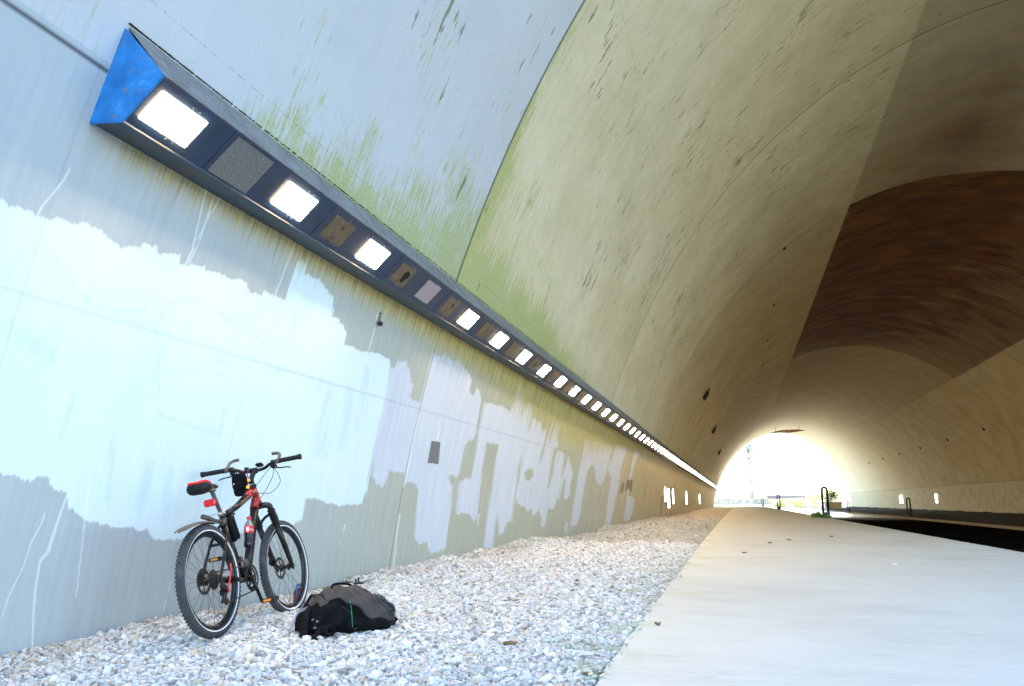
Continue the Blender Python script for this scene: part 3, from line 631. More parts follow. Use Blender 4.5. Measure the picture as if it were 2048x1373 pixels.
# edge lip on the lower front edge
mbx = MB(); mbx.box((FB[0]+.004, (Y0+Y1)/2, FB[1]-.004), (.016, Y1-Y0, .012)); sp(mbx.build('lip', M['navyd']))
fd = (Vector((FT[0], 0, FT[1]))-Vector((FB[0], 0, FB[1]))).normalized(); fn = Vector((fd.z, 0, -fd.x)); fc = (Vector((FT[0], 0, FT[1]))+Vector((FB[0], 0, FB[1])))/2
rotF = Matrix((fd, Vector((0, 1, 0)), fn)).transposed().to_3x3()
def win(y, ly, lh, th, lift): 
    b = MB(); b.box(fc+Vector((0, y, 0))+fn*lift, (lh, ly, th), rotF); return b
def frame_(y, ly, lh):
    b = MB(); t = .016
    for s_ in (-1, 1):
        b.box(fc+Vector((0, y, 0))+fd*(s_*(lh/2+t/2))+fn*.008, (t, ly+2*t, .012), rotF)
        b.box(fc+Vector((0, y+s_*(ly/2+t/2), 0))+fn*.008, (lh, t, .012), rotF)
    return b
base_lamp = win(0, .40, .208, .010, .006).build('lamp', M['lamp']); base_lamp.location.y = 3.715
base_dark = win(0, .34, .225, .006, .006).build('dark_window', M['brownglass']); base_dark.location.y = 3.715+.687*3
first = {'lamp': True, 'dark': True}; tmplL, tmplD = base_lamp.data, base_dark.data
def add(nm, me, y):
    o = bpy.data.objects.new(nm, me); C.objects.link(o); o.location.y = y; sp(o); return o
bpy.data.objects.remove(base_lamp); bpy.data.objects.remove(base_dark)
kk = 0; nl = nd = 0
farl = MB()
while True:
    y = 3.715+.6872*kk
    if y > Y1-.6: break
    if kk % 2 == 0:
        if kk == 6:
            o = sp(win(y, .36, .235, .008, .007).build('blank_plate', M['pinkplate'])); o['label'] = 'pale pinkish blank plate in place of a lamp'
        elif nl < 99: add('lamp', tmplL, y); nl += 1
        else: V_ = win(y, .40, .208, .010, .006); farl.add(V_.V, V_.F)
    else:
        if kk == 1:
            o = sp(win(y, .42, .30, .006, .006).build('cover_plate', M['greyplate'])); o['label'] = 'grey textured cover plate'
        elif nd < 60: add('dark_window', tmplD, y); nd += 1
    kk += 1
if farl.V: o = sp(farl.build('far_lamps', M['lamp'])); o['kind'] = 'stuff'
# broken glass: jagged black patches as dark holes in three dark windows
M['void'] = simple('unlit_black', (.004, .004, .004), .9)  # flat black standing in for the unlit inside of openings
def jag(y, cu, cv, ru, rv, n=13, seed=1):
    r = random.Random(seed); P = []
    for i in range(n):
        a = 2*math.pi*i/n; k = r.uniform(.65, 1.2)
        P.append(fc+Vector((0, y+cu+ru*math.cos(a)*k, 0))+fd*(cv+rv*math.sin(a)*k)+fn*.0112)
    return P
hb = MB()
for i, (k_, cu, cv, ru, rv) in enumerate(((5, .05, .0, .06, .075), (7, .04, .02, .012, .04), (9, .06, 0, .012, .05), (13, .02, 0, .03, .05), (15, -.05, 0, .02, .05), (19, .02, 0, .04, .04))):
    P = jag(3.715+.6872*k_, cu, cv, ru, rv, seed=i); hb.add(P, [tuple(range(len(P)))])
sp(hb.build('glass_hole', M['void']))
# rivets at the module seams
rb_ = MB()
for k_ in range(0, 40):
    y = Y0+.34+.687*k_
    for t in (-.125, .125):
        for dy in (-.03, .03): rb_.box(fc+Vector((0, y+dy, 0))+fd*t+fn*.006, (.010, .010, .006), rotF)
sp(rb_.build('rivet', M['steel']))
# moss and dirt fringe where the housing meets the wall
M['fringe'] = simple('dirt_moss', (.09, .08, .05), .95, 0, .5, 30)
fr = MB(); r = random.Random(4)
for i in range(2600):
    y = 3.45+ (r.random()**1.8)*26
    up = r.random() < .5
    if up: z = WT[1]+.0; ln = r.uniform(.002, .009); x = x_at(z)+.005
    else: z = WB[1]+.0; ln = -r.uniform(.004, .014); x = x_at(z)+.006
    w = r.uniform(.004, .012); x2 = x_at(z+ln)+.006+r.uniform(0, .006)
    fr.add([(x+.010, y-w, z), (x+.010, y+w, z), (x2, y+r.uniform(-w, w), z+ln), (x-.01, y, z)], [(0, 1, 2), (0, 2, 3), (1, 3, 2)])
o = fr.build('dirt_fringe', M['fringe']); sp(o)

# ------------------------------------------------------------------ small things on the walls
def wallthing(name, y, z, b, m, label, cat, group=None):
    o = b.build(name, m); o.location = (x_at(z), y, z); tag(o, label, cat, group); return o
b = MB(); b.box((.012, 0, .035), (.03, .03, .022), bev=.006); b.box((.008, 0, 0), (.012, .014, .07)); b.box((.02, 0, -.045), (.045, .045, .04), bev=.01)
t = empty('wall_bracket', (x_at(1.88), 7.50, 1.88)); tag(t, 'small rusty broken bracket fixed to the left wall below the lamp housing', 'bracket')
b1 = MB(); b1.box((.014, 0, .0), (.014, .016, .10)); b1.build('stem', M['steel'], t)
b1 = MB(); b1.box((.022, 0, -.055), (.05, .05, .045), bev=.012); b1.box((.014, 0, .055), (.03, .028, .02), bev=.006); b1.build('socket', simple('rusty_iron', (.05, .025, .02), .8, .2, .4, 60), t)
# dark anchor boxes in rows on the vault and larger fixtures low on the left side
M['iron'] = simple('dark_iron', (.035, .02, .016), .7, .2, .4, 30)
def vault_at(x):
    lo, hi = math.pi-th_at(-1), th_at(-1)
    for _ in range(50):
        m_ = (lo+hi)/2
        if prof_pt(m_)[0] > x: lo = m_
        else: hi = m_
    return prof_pt(lo)
def vnormal(x, z): v = Vector((10-x, 0, -z)); return v.normalized()
sp0 = None
def anchor(x, y, s_, name, label, group):
    px_, pz_ = vault_at(x); nv = vnormal(px_, pz_)
    rot = Matrix((Vector((0, 1, 0)).cross(nv), Vector((0, 1, 0)), nv)).transposed()
    e = empty(name, mat=Matrix.Translation((px_, y, pz_)) @ rot.to_4x4())
    b_ = MB(); b_.box((0, 0, .03*s_), (.30*s_, .34*s_, .08*s_), bev=.03*s_); b_.build('base_plate', M['iron'], e)
    b_ = MB(); b_.lathe([(0, .12*s_), (.06*s_, .12*s_), (.07*s_, .05*s_), (.07*s_, 0)], (0, 0, 0), (0, 0, 1), 10); b_.build('bolt', M['iron'], e)
    tag(e, label, 'anchor', group)
ordn = ['nearest', 'second', 'third', 'fourth', 'fifth', 'sixth', 'seventh', 'eighth', 'ninth', 'tenth']
for i in range(10):
    anchor(2.55, 35.6+10.6*i, .6, 'ceiling_anchor', f'{ordn[i]} small anchor from the near end in the row left of the crown', 'anchors along the left of the crown')
for i in range(8):
    anchor(21.55, 53+29.9*i*.5+0*i if False else 54+13.1*i, 1.0, 'ceiling_anchor', f'{ordn[i]} anchor from the near end in the row right of the crown', 'anchors on the right of the vault')
for i, (y, z) in enumerate(((20.5, 0), (26.5, 0), (33, 0))):
    pass
for (pxl, pyl, lab) in ((1409, 790, 'largest black fixture low on the left side of the vault above the lamps'), (1426, 860, 'middle black fixture low on the left side of the vault'), (1437, 905, 'smallest and farthest black fixture low on the left side of the vault')):
    # ray / vault intersection
    d = RC @ np.array([(pxl-1024)/FPX, -(pyl-686.5)/FPX, -1]); best = None
    for th_ in np.linspace(math.pi*.55, 3.0, 1500):
        X_, Z_ = prof_pt(th_); e_ = abs(X_/Z_-d[0]/d[2])
        if Z_ > 0 and (best is None or e_ < best[0]): best = (e_, X_, Z_)
    X_, Z_ = best[1:]; Y_ = Z_/d[2]*d[1]
    nv = vnormal(X_, Z_); rot = Matrix((Vector((0, 1, 0)).cross(nv), Vector((0, 1, 0)), nv)).transposed()
    e = empty('vault_fixture', mat=Matrix.Translation((X_, Y_, Z_)) @ rot.to_4x4()); tag(e, lab, 'fixture', 'black fixtures low on the left of the vault')
    b_ = MB(); b_.box((0, 0, .1), (.6, .7, .2), bev=.08); b_.build('box', M['iron'], e)
    b_ = MB(); b_.tube([(-.28, 0, .1), (-.42, .05, .12), (-.5, .05, .02)], .04, 8); b_.build('cable', M['iron'], e)
# glowing panels added for bright patches low on both side walls
pan = NM('glow_panel', .3, 0, (.9, .9, .85)); pan.b.inputs['Emission Color'].default_value = (1, .98, .85, 1); pan.b.inputs['Emission Strength'].default_value = 3.0
def glowpanel(x, y, z, w, h, face, label, grp):
    e = empty('glow_panel', (x, y, z)); tag(e, label, 'lit panel', grp)
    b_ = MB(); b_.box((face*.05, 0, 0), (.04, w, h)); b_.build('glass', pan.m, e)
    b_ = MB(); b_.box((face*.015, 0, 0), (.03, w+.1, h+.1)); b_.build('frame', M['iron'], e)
RX = lambda z: np.interp(z, [q[1] for q in rightp], [q[0] for q in rightp])
glowpanel(RX(.6), 24/.1800, .35, 2.2, 1.15, -1, 'wider and farther of the two glowing white panels low on the right wall', 'glowing panels on the right wall')
glowpanel(RX(.6), 24/.2165, .40, .95, 1.05, -1, 'narrower and nearer of the two glowing white panels low on the right wall', 'glowing panels on the right wall')
for (pxl, h, w, dz, lab) in ((1327, 1.5, .35, .1, 'first slim added glow strip low on the left wall beyond the orange line'), (1334, 1.5, .8, -.25, 'widest added glow panel low on the left wall beside the slim strips'), (1343, 2.0, .5, .15, 'tallest added glow strip low on the left wall'), (1370, 1.9, .8, .05, 'lone added glow strip low on the left wall past the cluster'), (1397, 1.9, 1.0, .05, 'farthest added glow strip low on the left wall')):
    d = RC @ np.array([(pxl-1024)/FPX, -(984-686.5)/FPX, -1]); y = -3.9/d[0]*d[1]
    glowpanel(x_at(.35)+.02, y, .45+dz, w, h*.72, 1, lab, 'added glow panels on the left wall')

# orange band painted across the gravel edge, path and up the wall
M['orange'] = simple('orange_paint', (.60, .17, .04), .7, 0, .3, 3)
ol = empty('orange_line', (-4, 52, -.83)); oinv = Matrix.Translation((4, -52, .83)); tag(ol, 'faint orange line painted across the far gravel and path and up the left wall', 'painted line')
V = []; F = []
xs_ = np.linspace(-4.03, 1.6, 60)
for x in xs_:
    z = max(gz(x, 52.)+.02, -.9) if x < -.76 else -.796
    V += [(x, 51.6, z), (x, 52.5, z)]
F = [(2*i, 2*i+2, 2*i+3, 2*i+1) for i in range(59)]
o = mesh('floor_line', V, F, M['orange'], ol); o.matrix_parent_inverse = oinv
V = []
for i in range(30):
    z = -.85+2.7*i/29; V += [(x_at(z)+.006, 51.6, z), (x_at(z)+.006, 52.1, z)]
o = mesh('wall_line', V, [(2*i, 2*i+1, 2*i+3, 2*i+2) for i in range(29)], M['orange'], ol); o.matrix_parent_inverse = oinv

# ------------------------------------------------------------------ bollards
M['bollard'] = simple('dark_green_steel', (.012, .022, .018), .45, .3, .3, 10)
def bollard(x, y, z, h, w, label):
    e = empty('bollard', (x, y, z)); tag(e, label, 'bollard', 'hooped steel bollards beside the road')
    r_ = w*.16; hw = w/2-r_
    P = [(-hw, 0, .25), (-hw, 0, h-hw-r_)]+[(hw*math.cos(math.radians(a)), 0, h-hw-r_+hw*math.sin(math.radians(a))) for a in range(165, 14, -15)]+[(hw, 0, h-hw-r_), (hw, 0, .25)]
    b_ = MB(); b_.tube(P, r_, 10, up=(0, 1, 0)); b_.build('hoop', M['bollard'], e)
    b_ = MB(); b_.box((0, 0, .14), (w*1.05, w*.5, .28), bev=.03); b_.box((0, 0, .015), (w*1.4, w*.9, .03), bev=.008); b_.build('base', M['bollard'], e)
bollard(4.32, 44.5, -.80, 1.58, .37, 'tallest nearest hooped bollard on the right edge of the path, beside a green tuft')
bollard(4.30, 93, -.80, 1.62, .37, 'middle hooped bollard standing on the right edge of the path')
bollard(4.28, 150, -.80, 1.5, .40, 'farthest faint bollard on the path edge by the bright tunnel mouth')
bollard(15.5, 84, -1.36, 1.75, .42, 'dark hooped bollard on the far verge below the glowing panels')
bollard(15.6, 128, -1.36, 1.6, .42, 'small bollard on the far verge near the planter box')

# ------------------------------------------------------------------ plants by the path edge
leafm = NM('leaf_green', .6); v = leafm.uv(src='Object'); leafm.color(leafm.ramp(leafm.noise(v, 9, 3), [(.3, (.06, .16, .02)), (.7, (.16, .32, .05))])); leafm.b.inputs['Subsurface Weight'].default_value = 0
M['leaf'] = leafm.m
def tuft(name, x, y, z, rad_, h, n, label, group=None, m=None):
    r = random.Random(int(x*100+y)); b_ = MB()
    for i in range(n):
        a = r.uniform(0, 6.28); d = rad_*r.random()**.5; p = Vector((x+d*math.cos(a), y+d*math.sin(a), z)); hh = h*r.uniform(.4, 1)*(1-.5*(d/rad_))
        ln = Vector((r.uniform(-.35, .35), r.uniform(-.35, .35), 1))*hh; w = Vector((math.cos(a*3), math.sin(a*3), 0))*r.uniform(.010, .03)
        q_ = p+ln*.6; e_ = p+ln+Vector((ln.x, ln.y, -.1*hh))*.7
        b_.add([p-w, p+w, q_+w*1.4, e_, q_-w*1.4], [(0, 1, 2, 3, 4)])
    o = b_.build(name, m or M['leaf']); tag(o, label, 'plant', group); return o
tuft('weed_tuft', 3.95, 45.2, -.80, .28, .50, 150, 'bright green weed tuft growing at the foot of the nearest bollard')
tuft('weed_tuft', 4.28, 43.6, -.80, .22, .25, 70, 'low green weeds to the right of the nearest bollard', m=M['leaf'])

# ------------------------------------------------------------------ beyond the tunnel
M['stone'] = simple('pale_stone', (.55, .47, .36), .9, 0, .3, .8, .4)
M['timber'] = simple('weathered_timber', (.42, .28, .16), .8, 0, .35, 2, .2)
M['darkclad'] = simple('dark_cladding', (.28, .22, .23), .7, 0, .3, 2)
pg = NM('pale_gravel_ground', .9); v = pg.uv(src='Object'); pg.color(pg.ramp(pg.noise(v, .8, 6, .7), [(.3, (.42, .39, .32)), (.7, (.60, .57, .50))])); M['palegnd'] = pg.m
tag(mesh('forecourt', [(-70, 70, -1.58), (15, 156, -1.58), (60, 242, -1.58), (90, 520, -1.58), (-70, 520, -1.58)], [(0, 1, 2, 3, 4)], M['palegnd']), kind='structure')  # pale sheet added to bounce sunlight up onto the far vault
def transl(name, c1, c2):
    q = NM(name, .6); v = q.uv(src='Object'); c = q.ramp(q.noise(v, 2, 3), [(.3, c1), (.7, c2)]); q.color(c)
    t = q.n.new('ShaderNodeBsdfTranslucent'); q.l.new(c, t.inputs[0]); mx = q.n.new('ShaderNodeMixShader'); mx.inputs[0].default_value = .55
    q.l.new(q.b.outputs[0], mx.inputs[1]); q.l.new(t.outputs[0], mx.inputs[2]); q.l.new(mx.outputs[0], q.n['Material Output'].inputs[0]); return q.m
M['paleleaf'] = transl('pale_spring_leaves', (.50, .52, .22), (.66, .66, .36)); M['farleaf'] = transl('thin_young_leaves', (.10, .14, .13), (.20, .26, .24))
w1 = empty('garden_wall', (-6, 285, -1)); tag(w1, 'pale stone wall with a slatted brown fence on top beyond the left of the tunnel mouth', 'wall')
b_ = MB(); b_.box((6, 0, 1.0), (22, .5, 2.0)); b_.box((6, 0, 2.06), (22.3, .7, .12)); b_.build('masonry', M['stone'], w1)
b_ = MB()
for i in range(58): b_.box((-4.6+i*.3, 0, 3.1), (.14, .06, 1.9))
b_.box((4, .06, 2.4), (18, .06, .12)); b_.box((4, .06, 3.8), (18, .06, .12)); b_.build('slat_fence', M['timber'], w1)
w2 = empty('bridge_deck', (14, 300, 0)); tag(w2, 'dark beam with a thin post railing beyond the middle of the tunnel mouth', 'bridge')
b_ = MB(); b_.box((7, 0, 1.6), (22, 1.0, 1.5)); b_.build('beam', M['darkclad'], w2)
b_ = MB()
for i in range(9): b_.box((-3.5+i*2.6, -.4, 3.5), (.14, .14, 2.4))
b_.box((7, -.4, 4.7), (22, .1, .12)); b_.build('railing', M['timber'], w2)
b_ = MB(); 
for x in (-3, 7, 17): b_.box((x, 0, -.1), (1.2, .9, 1.9))
b_.build('pier', M['stone'], w2)
# planter box with a shrub
pb = empty('planter', (16.9, 160, -1.36)); tag(pb, 'square stone planter with a leafy shrub at the right of the tunnel mouth', 'planter')
b_ = MB(); 
V_ = [(-1.25, -1, 0), (1.25, -1, 0), (1.25, 1, 0), (-1.25, 1, 0), (-1.45, -1.15, 1.35), (1.45, -1.15, 1.35), (1.45, 1.15, 1.35), (-1.45, 1.15, 1.35), (-1.2, -.9, 1.35), (1.2, -.9, 1.35), (1.2, .9, 1.35), (-1.2, .9, 1.35), (-1.2, -.9, 1.1), (1.2, -.9, 1.1), (1.2, .9, 1.1), (-1.2, .9, 1.1)]
b_.add(V_, [(0, 1, 5, 4), (1, 2, 6, 5), (2, 3, 7, 6), (3, 0, 4, 7), (4, 5, 9, 8), (5, 6, 10, 9), (6, 7, 11, 10), (7, 4, 8, 11), (8, 9, 13, 12), (9, 10, 14, 13), (10, 11, 15, 14), (11, 8, 12, 15), (12, 13, 14, 15)])
b_.build('tub', M['stone'], pb)
def leafball(b_, c, R_, n, sz, seed):
    r = random.Random(seed); c = Vector(c)
    lumps = [(Vector((r.gauss(0, .5), r.gauss(0, .5), r.gauss(0, .45))), r.uniform(.35, .6)) for _ in range(12)]
    for i in range(n):
        lp, lr = r.choice(lumps); v_ = Vector((r.gauss(0, 1), r.gauss(0, 1), r.gauss(0, 1))).normalized()*lr*r.uniform(.6, 1.05)
        p = c+Vector(((lp.x+v_.x)*R_[0], (lp.y+v_.y)*R_[1], (lp.z+v_.z)*R_[2]))
        a = Vector((r.gauss(0, 1), r.gauss(0, 1), r.gauss(0, 1))).normalized()*sz*r.uniform(.6, 1.3); q_ = a.orthogonal().normalized()*a.length*.6
        b_.add([p-a, p+q_, p+a, p-q_], [(0, 1, 2, 3)])
b_ = MB(); leafball(b_, (0, 0, 2.5), (1.3, 1.0, 1.2), 1500, .10, 3); b_.build('shrub', M['leaf'], pb)
def tree(x, y, z, h, R_, label, seed):
    e = empty('tree', (x, y, z)); tag(e, label, 'tree', 'trees beyond the tunnel')
    r = random.Random(seed); b_ = MB(); P = [(0, 0, 0), (.1, .1, h*.25), (-.1, .2, h*.55), (.15, 0, h*.85)]; b_.tube(P, [h*.035, h*.026, h*.015, h*.005], 8)
    for i in range(7):
        a = r.uniform(0, 6.28); z0 = h*r.uniform(.35, .7); b_.tube([(0, 0, z0), (math.cos(a)*R_*.4, math.sin(a)*R_*.4, z0+h*.1), (math.cos(a)*R_*.8, math.sin(a)*R_*.8, z0+h*.16)], [h*.012, h*.008, h*.003], 6)
    b_.build('trunk', M['palegnd'], e)
    b_ = MB(); leafball(b_, (0, 0, h*.68), (R_, R_, h*.32), 420, h*.014, seed); b_.build('crown', M['farleaf'], e)
tree(5.5, 340, -1, 33, 4.2, 'tall thin pale tree almost lost in the white sky beyond the mouth', 1)
tree(46, 320, -1, 14, 6, 'low broad pale tree at the right edge of the tunnel mouth', 3)
def bush(x, y, z, R_, h, label, seed):
    b_ = MB(); leafball(b_, (0, 0, h*.5), (R_, R_*.8, h*.5), 1300, .16, seed); o = b_.build('bush', M['paleleaf']); o.location = (x, y, z); tag(o, label, 'bush', 'sunlit bushes beyond the tunnel mouth')
bush(13.5, 196, -1.58, 2.6, 2.6, 'pale sunlit bush in the middle of the tunnel mouth, left of the tall bollard', 11)
bush(18.0, 204, -1.58, 2.8, 4.2, 'taller sunlit bush right behind the tall bollard', 12)
bush(23.5, 212, -1.58, 2.6, 5.6, 'yellow green bush at the right edge of the tunnel mouth above the planter', 13)
bush(10.0, 214, -1.58, 1.8, 2.0, 'low sunlit bush under the dark beam beyond the tunnel', 14)
# curved brown plate made up for the dark lens under the far crown
vx, vz = vault_at(9.2); P = []
b_ = MB(); n_ = 24; V = []; F = []
for i in range(n_+1):
    t_ = -1+2*i/n_; x = 9.3+3.1*t_; zt = vault_at(x)[1]-.75; zb_ = zt-.55*(1-t_*t_)-.01
    V += [(x, 152, zt), (x, 152, zb_), (x, 152.3, zb_), (x, 152.3, zt)]
for i in range(n_):
    for j in range(4): l = (j+1) % 4; F.append((i*4+j, i*4+l, (i+1)*4+l, (i+1)*4+j))
vs = empty('lens_plate', (9.3, 152, 12)); tag(vs, 'thin curved rust brown plate added for the dark lens under the far tunnel crown', 'lens_plate')
o = mesh('plate', V, F, M['timber'], vs); o.matrix_parent_inverse = Matrix.Translation((-9.3, -152, -12))
b_ = MB()
for x in (7.3, 11.3): b_.tube([(x-9.3, .15, vault_at(x)[1]-12.0), (x-9.3, .15, vault_at(x)[1]-12.8)], .03, 6)
b_.build('hanger', M['iron'], vs)

# ------------------------------------------------------------------ litter on the ground
def leaf(x, y, z, s_, label, cat='leaf', m=None, rot=0.):
    n = 9; V = [(0, 0, 0)]
    for i in range(n):
        a = 2*math.pi*i/n+rot; k = s_*(1 if i % 2 else .6); V.append((k*math.cos(a)*1.4, k*math.sin(a)*.7, .012+.012*math.sin(a*2)))
    V2 = [(a, b, c-.003) for a, b, c in V]; F = [(0, i+1, (i+1) % n+1) for i in range(n)]+[(n+1, n+1+(i+1) % n+1, n+1+i+1) for i in range(n)]+[(i+1, n+1+i+1, n+1+(i+1) % n+1, (i+1) % n+1) for i in range(n)]
    o = mesh('leaf' if cat == 'leaf' else cat, V+V2, F, m or M['deadleaf']); o.location = (x, y, z); tag(o, label, cat); return o
M['deadleaf'] = simple('dead_leaf', (.16, .11, .06), .8, 0, .4, 40)
M['pale'] = simple('pale_scrap', (.7, .7, .68), .8, 0, .1, 20)
def gpt(pxl, pyl, z):
    d = RC @ np.array([(pxl-1024)/FPX, -(pyl-686.5)/FPX, -1]); k = z/d[2]; return d[0]*k, d[1]*k
for i, (a_, b_, s_, lab) in enumerate(((1316, 1252, 0.018, 'curled brown leaf on the path near its left edge, closest to the viewer'), (1489, 1107, 0.030, 'thin dark leaf lying flat in the middle of the path'), (1540, 1087, 0.036, 'dark leaf scrap on the path above the pale scrap'), (1578, 1081, 0.042, 'farther of the dark leaf scraps on the path'), (1663, 1074, 0.036, 'dark leaf lying toward the right half of the path'))):
    x, y = gpt(a_, b_, -.80); leaf(x, y, -.797, s_, lab, rot=i)
x, y = gpt(1789, 1131, -.80); leaf(x, y, -.797, .03, 'small white scrap lying on the right half of the path', 'scrap', M['pale'])
def stick(a_, b_, ln, r_, ang, label, col='deadleaf'):
    x, y = gpt(a_, b_, -.82); c, s__ = math.cos(ang), math.sin(ang)
    bb = MB(); bb.tube([(-ln/2*c, -ln/2*s__, 0), (0, .004, .008), (ln/4*c, ln/4*s__, .004), (ln/2*c, ln/2*s__, .012)], [r_, r_*1.1, r_, r_*.5], 7); o = bb.build('stick', M[col]); o.location = (x, y, -.805); tag(o, label, 'stick')
stick(1021, 1294, .085, .011, .2, 'stubby dark twig lying on the gravel nearest the viewer'); stick(1146, 1187, .10, .012, .5, 'short dark twig on the gravel right of the backpack'); stick(1154, 1166, .05, .014, 1.2, 'small upright bark piece on the gravel near the dark twig')
stick(1020, 1206, .16, .004, .35, 'long thin pale stalk lying on the gravel'); stick(1176, 1357, .15, .005, .3, 'thin bent twig on the gravel beside the path edge at the bottom of the picture')

# ------------------------------------------------------------------ bicycle
M['tyre'] = simple('dusty_tyre_rubber', (.040, .043, .050), .8, 0, .35, 40, .3, dirt=((.11, .11, .11), .5))
M['rim'] = simple('black_rim', (.016, .016, .018), .3, .4, .2, 20)
M['frame'] = simple('black_frame_paint', (.008, .008, .010), .3, .1, .3, 12, dirt=((.016, .015, .015), .3), spec=.4)
M['redp'] = simple('red_frame_paint', (.30, .012, .02), .28, .1, .2, 12)
M['dusty'] = simple('dusty_grey_metal', (.10, .085, .08), .6, .3, .3, 25, .1)
M['blackp'] = simple('black_plastic', (.008, .008, .010), .45, 0, .2, 30, spec=.3)
M['grip'] = simple('black_grip_rubber', (.009, .010, .012), .65, 0, .3, 60, .2, spec=.25)
M['silver'] = simple('silver_metal', (.6, .6, .62), .25, .9, .1, 20)
M['reflect'] = simple('reflective_stripe', (.75, .76, .78), .4, 0, .1, 10)
M['chain'] = simple('oily_chain_steel', (.09, .075, .065), .45, .7, .4, 90)
M['redlens'] = simple('red_lens', (.80, .02, .025), .25, 0, .05, 10)
M['redcab'] = simple('red_cable', (.55, .01, .03), .4, 0, .05, 10)
M['orangelens'] = simple('orange_reflector', (.85, .30, .02), .3, 0, .1, 30)
M['fabric'] = simple('black_nylon', (.004, .0045, .006), .8, 0, .5, 25, .5, spec=.12)
TH = math.radians(11); HD = math.radians(5.5)
Mb = Matrix.Translation((-3.205, 4.63, -.838)) @ Matrix.Rotation(HD+math.pi/2, 4, 'Z') @ Matrix.Rotation(-TH, 4, 'X')
# local axes: x forward, y left, z up  (Rotation about x by -TH leans the top to the left)
bike = empty('bicycle', mat=Mb); tag(bike, 'black mountain bicycle with red head tube and red light, leaning on the pale wall', 'bicycle')
Rw = .352
def wheel(cx, cz, steer=0., rear=False):
    e = empty('wheel'); e.parent = bike; e.location = (cx, 0, cz); e.rotation_euler = (0, 0, steer)
    b_ = MB(); prof = []
    for k in range(16):
        a = 2*math.pi*k/16; prof.append((Rw-.026+.0275*math.cos(a)+(.001 if k in (1, 15) else 0), .0265*math.sin(a)))
    b_.lathe(prof, (0, 0, 0), (0, 1, 0), 72, closed=True)
    for k in range(84):         # tread blocks
        a = 2*math.pi*k/84
        for s_ in (-1, 0, 1):
            aa = a+(.5*2*math.pi/84 if s_ == 0 else 0); rr = Rw+(.001 if s_ == 0 else -.006)
            c = Vector((rr*math.cos(aa), s_*.016, rr*math.sin(aa))); rm = Matrix.Rotation(-aa, 3, 'Y')
            b_.box(c, (.007, .012, .013), rm)
    b_.build('tyre', M['tyre'], e)
    b_ = MB(); b_.lathe([(.300, -.0125), (.302, .0125), (.285, .012), (.274, .006), (.274, -.006), (.285, -.012)], (0, 0, 0), (0, 1, 0), 72, closed=True); b_.build('rim', M['rim'], e)
    b_ = MB(); 
    for s_ in (-1, 1): b_.lathe([(.309, s_*.0225), (.317, s_*.0262), (.3165, s_*.0270), (.3085, s_*.0233)], (0, 0, 0), (0, 1, 0), 72, closed=True)
    b_.build('reflective_band', M['reflect'], e)
    b_ = MB(); rnd = 32
    for k in range(rnd):
        s_ = 1 if k % 2 else -1; a = 2*math.pi*k/rnd; off = .42*(1 if (k//2) % 2 else -1)*2.2
        p0 = Vector((.022*math.cos(a+off), s_*.028, .022*math.sin(a+off))); p1 = Vector((.277*math.cos(a), s_*.003, .277*math.sin(a))); b_.tube([p0, p1], .0011, 5, cap=False)
    b_.build('spokes', M['chain'], e)
    b_ = MB(); b_.lathe([(0, -.055), (.009, -.055), (.012, -.036), (.026, -.032), (.026, -.026), (.013, -.022), (.013, .022), (.028, .026), (.028, .034), (.012, .038), (.009, .055), (0, .055)], (0, 0, 0), (0, 1, 0), 18); b_.build('hub', M['blackp'], e)
    # disc rotor on the left with a perforated ring look
    b_ = MB(); b_.lathe([(.062, .041), (.080, .041), (.080, .043), (.062, .043)], (0, 0, 0), (0, 1, 0), 36, closed=True, smooth=False)
    for k in range(6):
        a = 2*math.pi*k/6; b_.tube([(.016*math.cos(a), .042, .016*math.sin(a)), (.065*math.cos(a+.5), .042, .065*math.sin(a+.5))], .0035, 6)
    for k in range(24):
        a = 2*math.pi*k/24; b_.box((.081*math.cos(a), .042, .081*math.sin(a)), (.006, .002, .010), Matrix.Rotation(-a, 3, 'Y'))
    b_.build('disc_rotor', M['chain'], e)
    if rear:
        b_ = MB()
        for i, rr in enumerate((.062, .055, .049, .043, .037, .031, .026)):
            y = -.026-.0045*i; n = int(rr*420); prof_ = []
            for k in range(n*2):
                a = 2*math.pi*k/(n*2); r2 = rr+(.003 if k % 2 else -.001); prof_.append((r2*math.cos(a), r2*math.sin(a)))
            m_ = len(prof_); b_.add([(p[0], y, p[1]) for p in prof_]+[(p[0], y-.002, p[1]) for p in prof_], [tuple(range(m_)), tuple(range(m_, 2*m_))[::-1]]+[(k, m_+k, m_+(k+1) % m_, (k+1) % m_) for k in range(m_)])
        b_.build('cassette', M['chain'], e)
    return e
RH = (-.03, .352); FH = (1.045, .352)
wheel(*RH, rear=True); wf = wheel(*FH, steer=math.radians(-2))
def bp(name, b_, m): return b_.build(name, M[m], bike)
BB = (.40, 0, .32); ST = (.19, 0, .775); HT = (.675, 0, .968); HB = (.73, 0, .845)
b_ = MB()
b_.tube([BB, (.30, 0, .54), ST], [.019, .018, .018], 12)
b_.tube([(.435, 0, .325), (.55, 0, .56), (.70, 0, .865)], [.030, .033, .031], 14, flat=.85)
b_.tube([(.20, 0, .755), (.40, 0, .815), (.56, 0, .885)], [.018, .022, .026], 12)
b_.lathe([(0, -.036), (.022, -.036), (.022, .036), (0, .036)], BB, (0, 1, 0), 16)
for s_ in (-1, 1):
    b_.tube(smoothpath([(BB[0]-.01, s_*.022, BB[2]-.005), (.27, s_*.048, .325), (.10, s_*.060, .345), (RH[0], s_*.066, RH[1])], 4), [.012]*12+[.009], 10)
    b_.tube(smoothpath([(.205, s_*.018, .70), (.16, s_*.045, .64), (.10, s_*.058, .55), (.01, s_*.066, .40), (RH[0], s_*.066, RH[1])], 4), [.010]*16+[.009], 10)
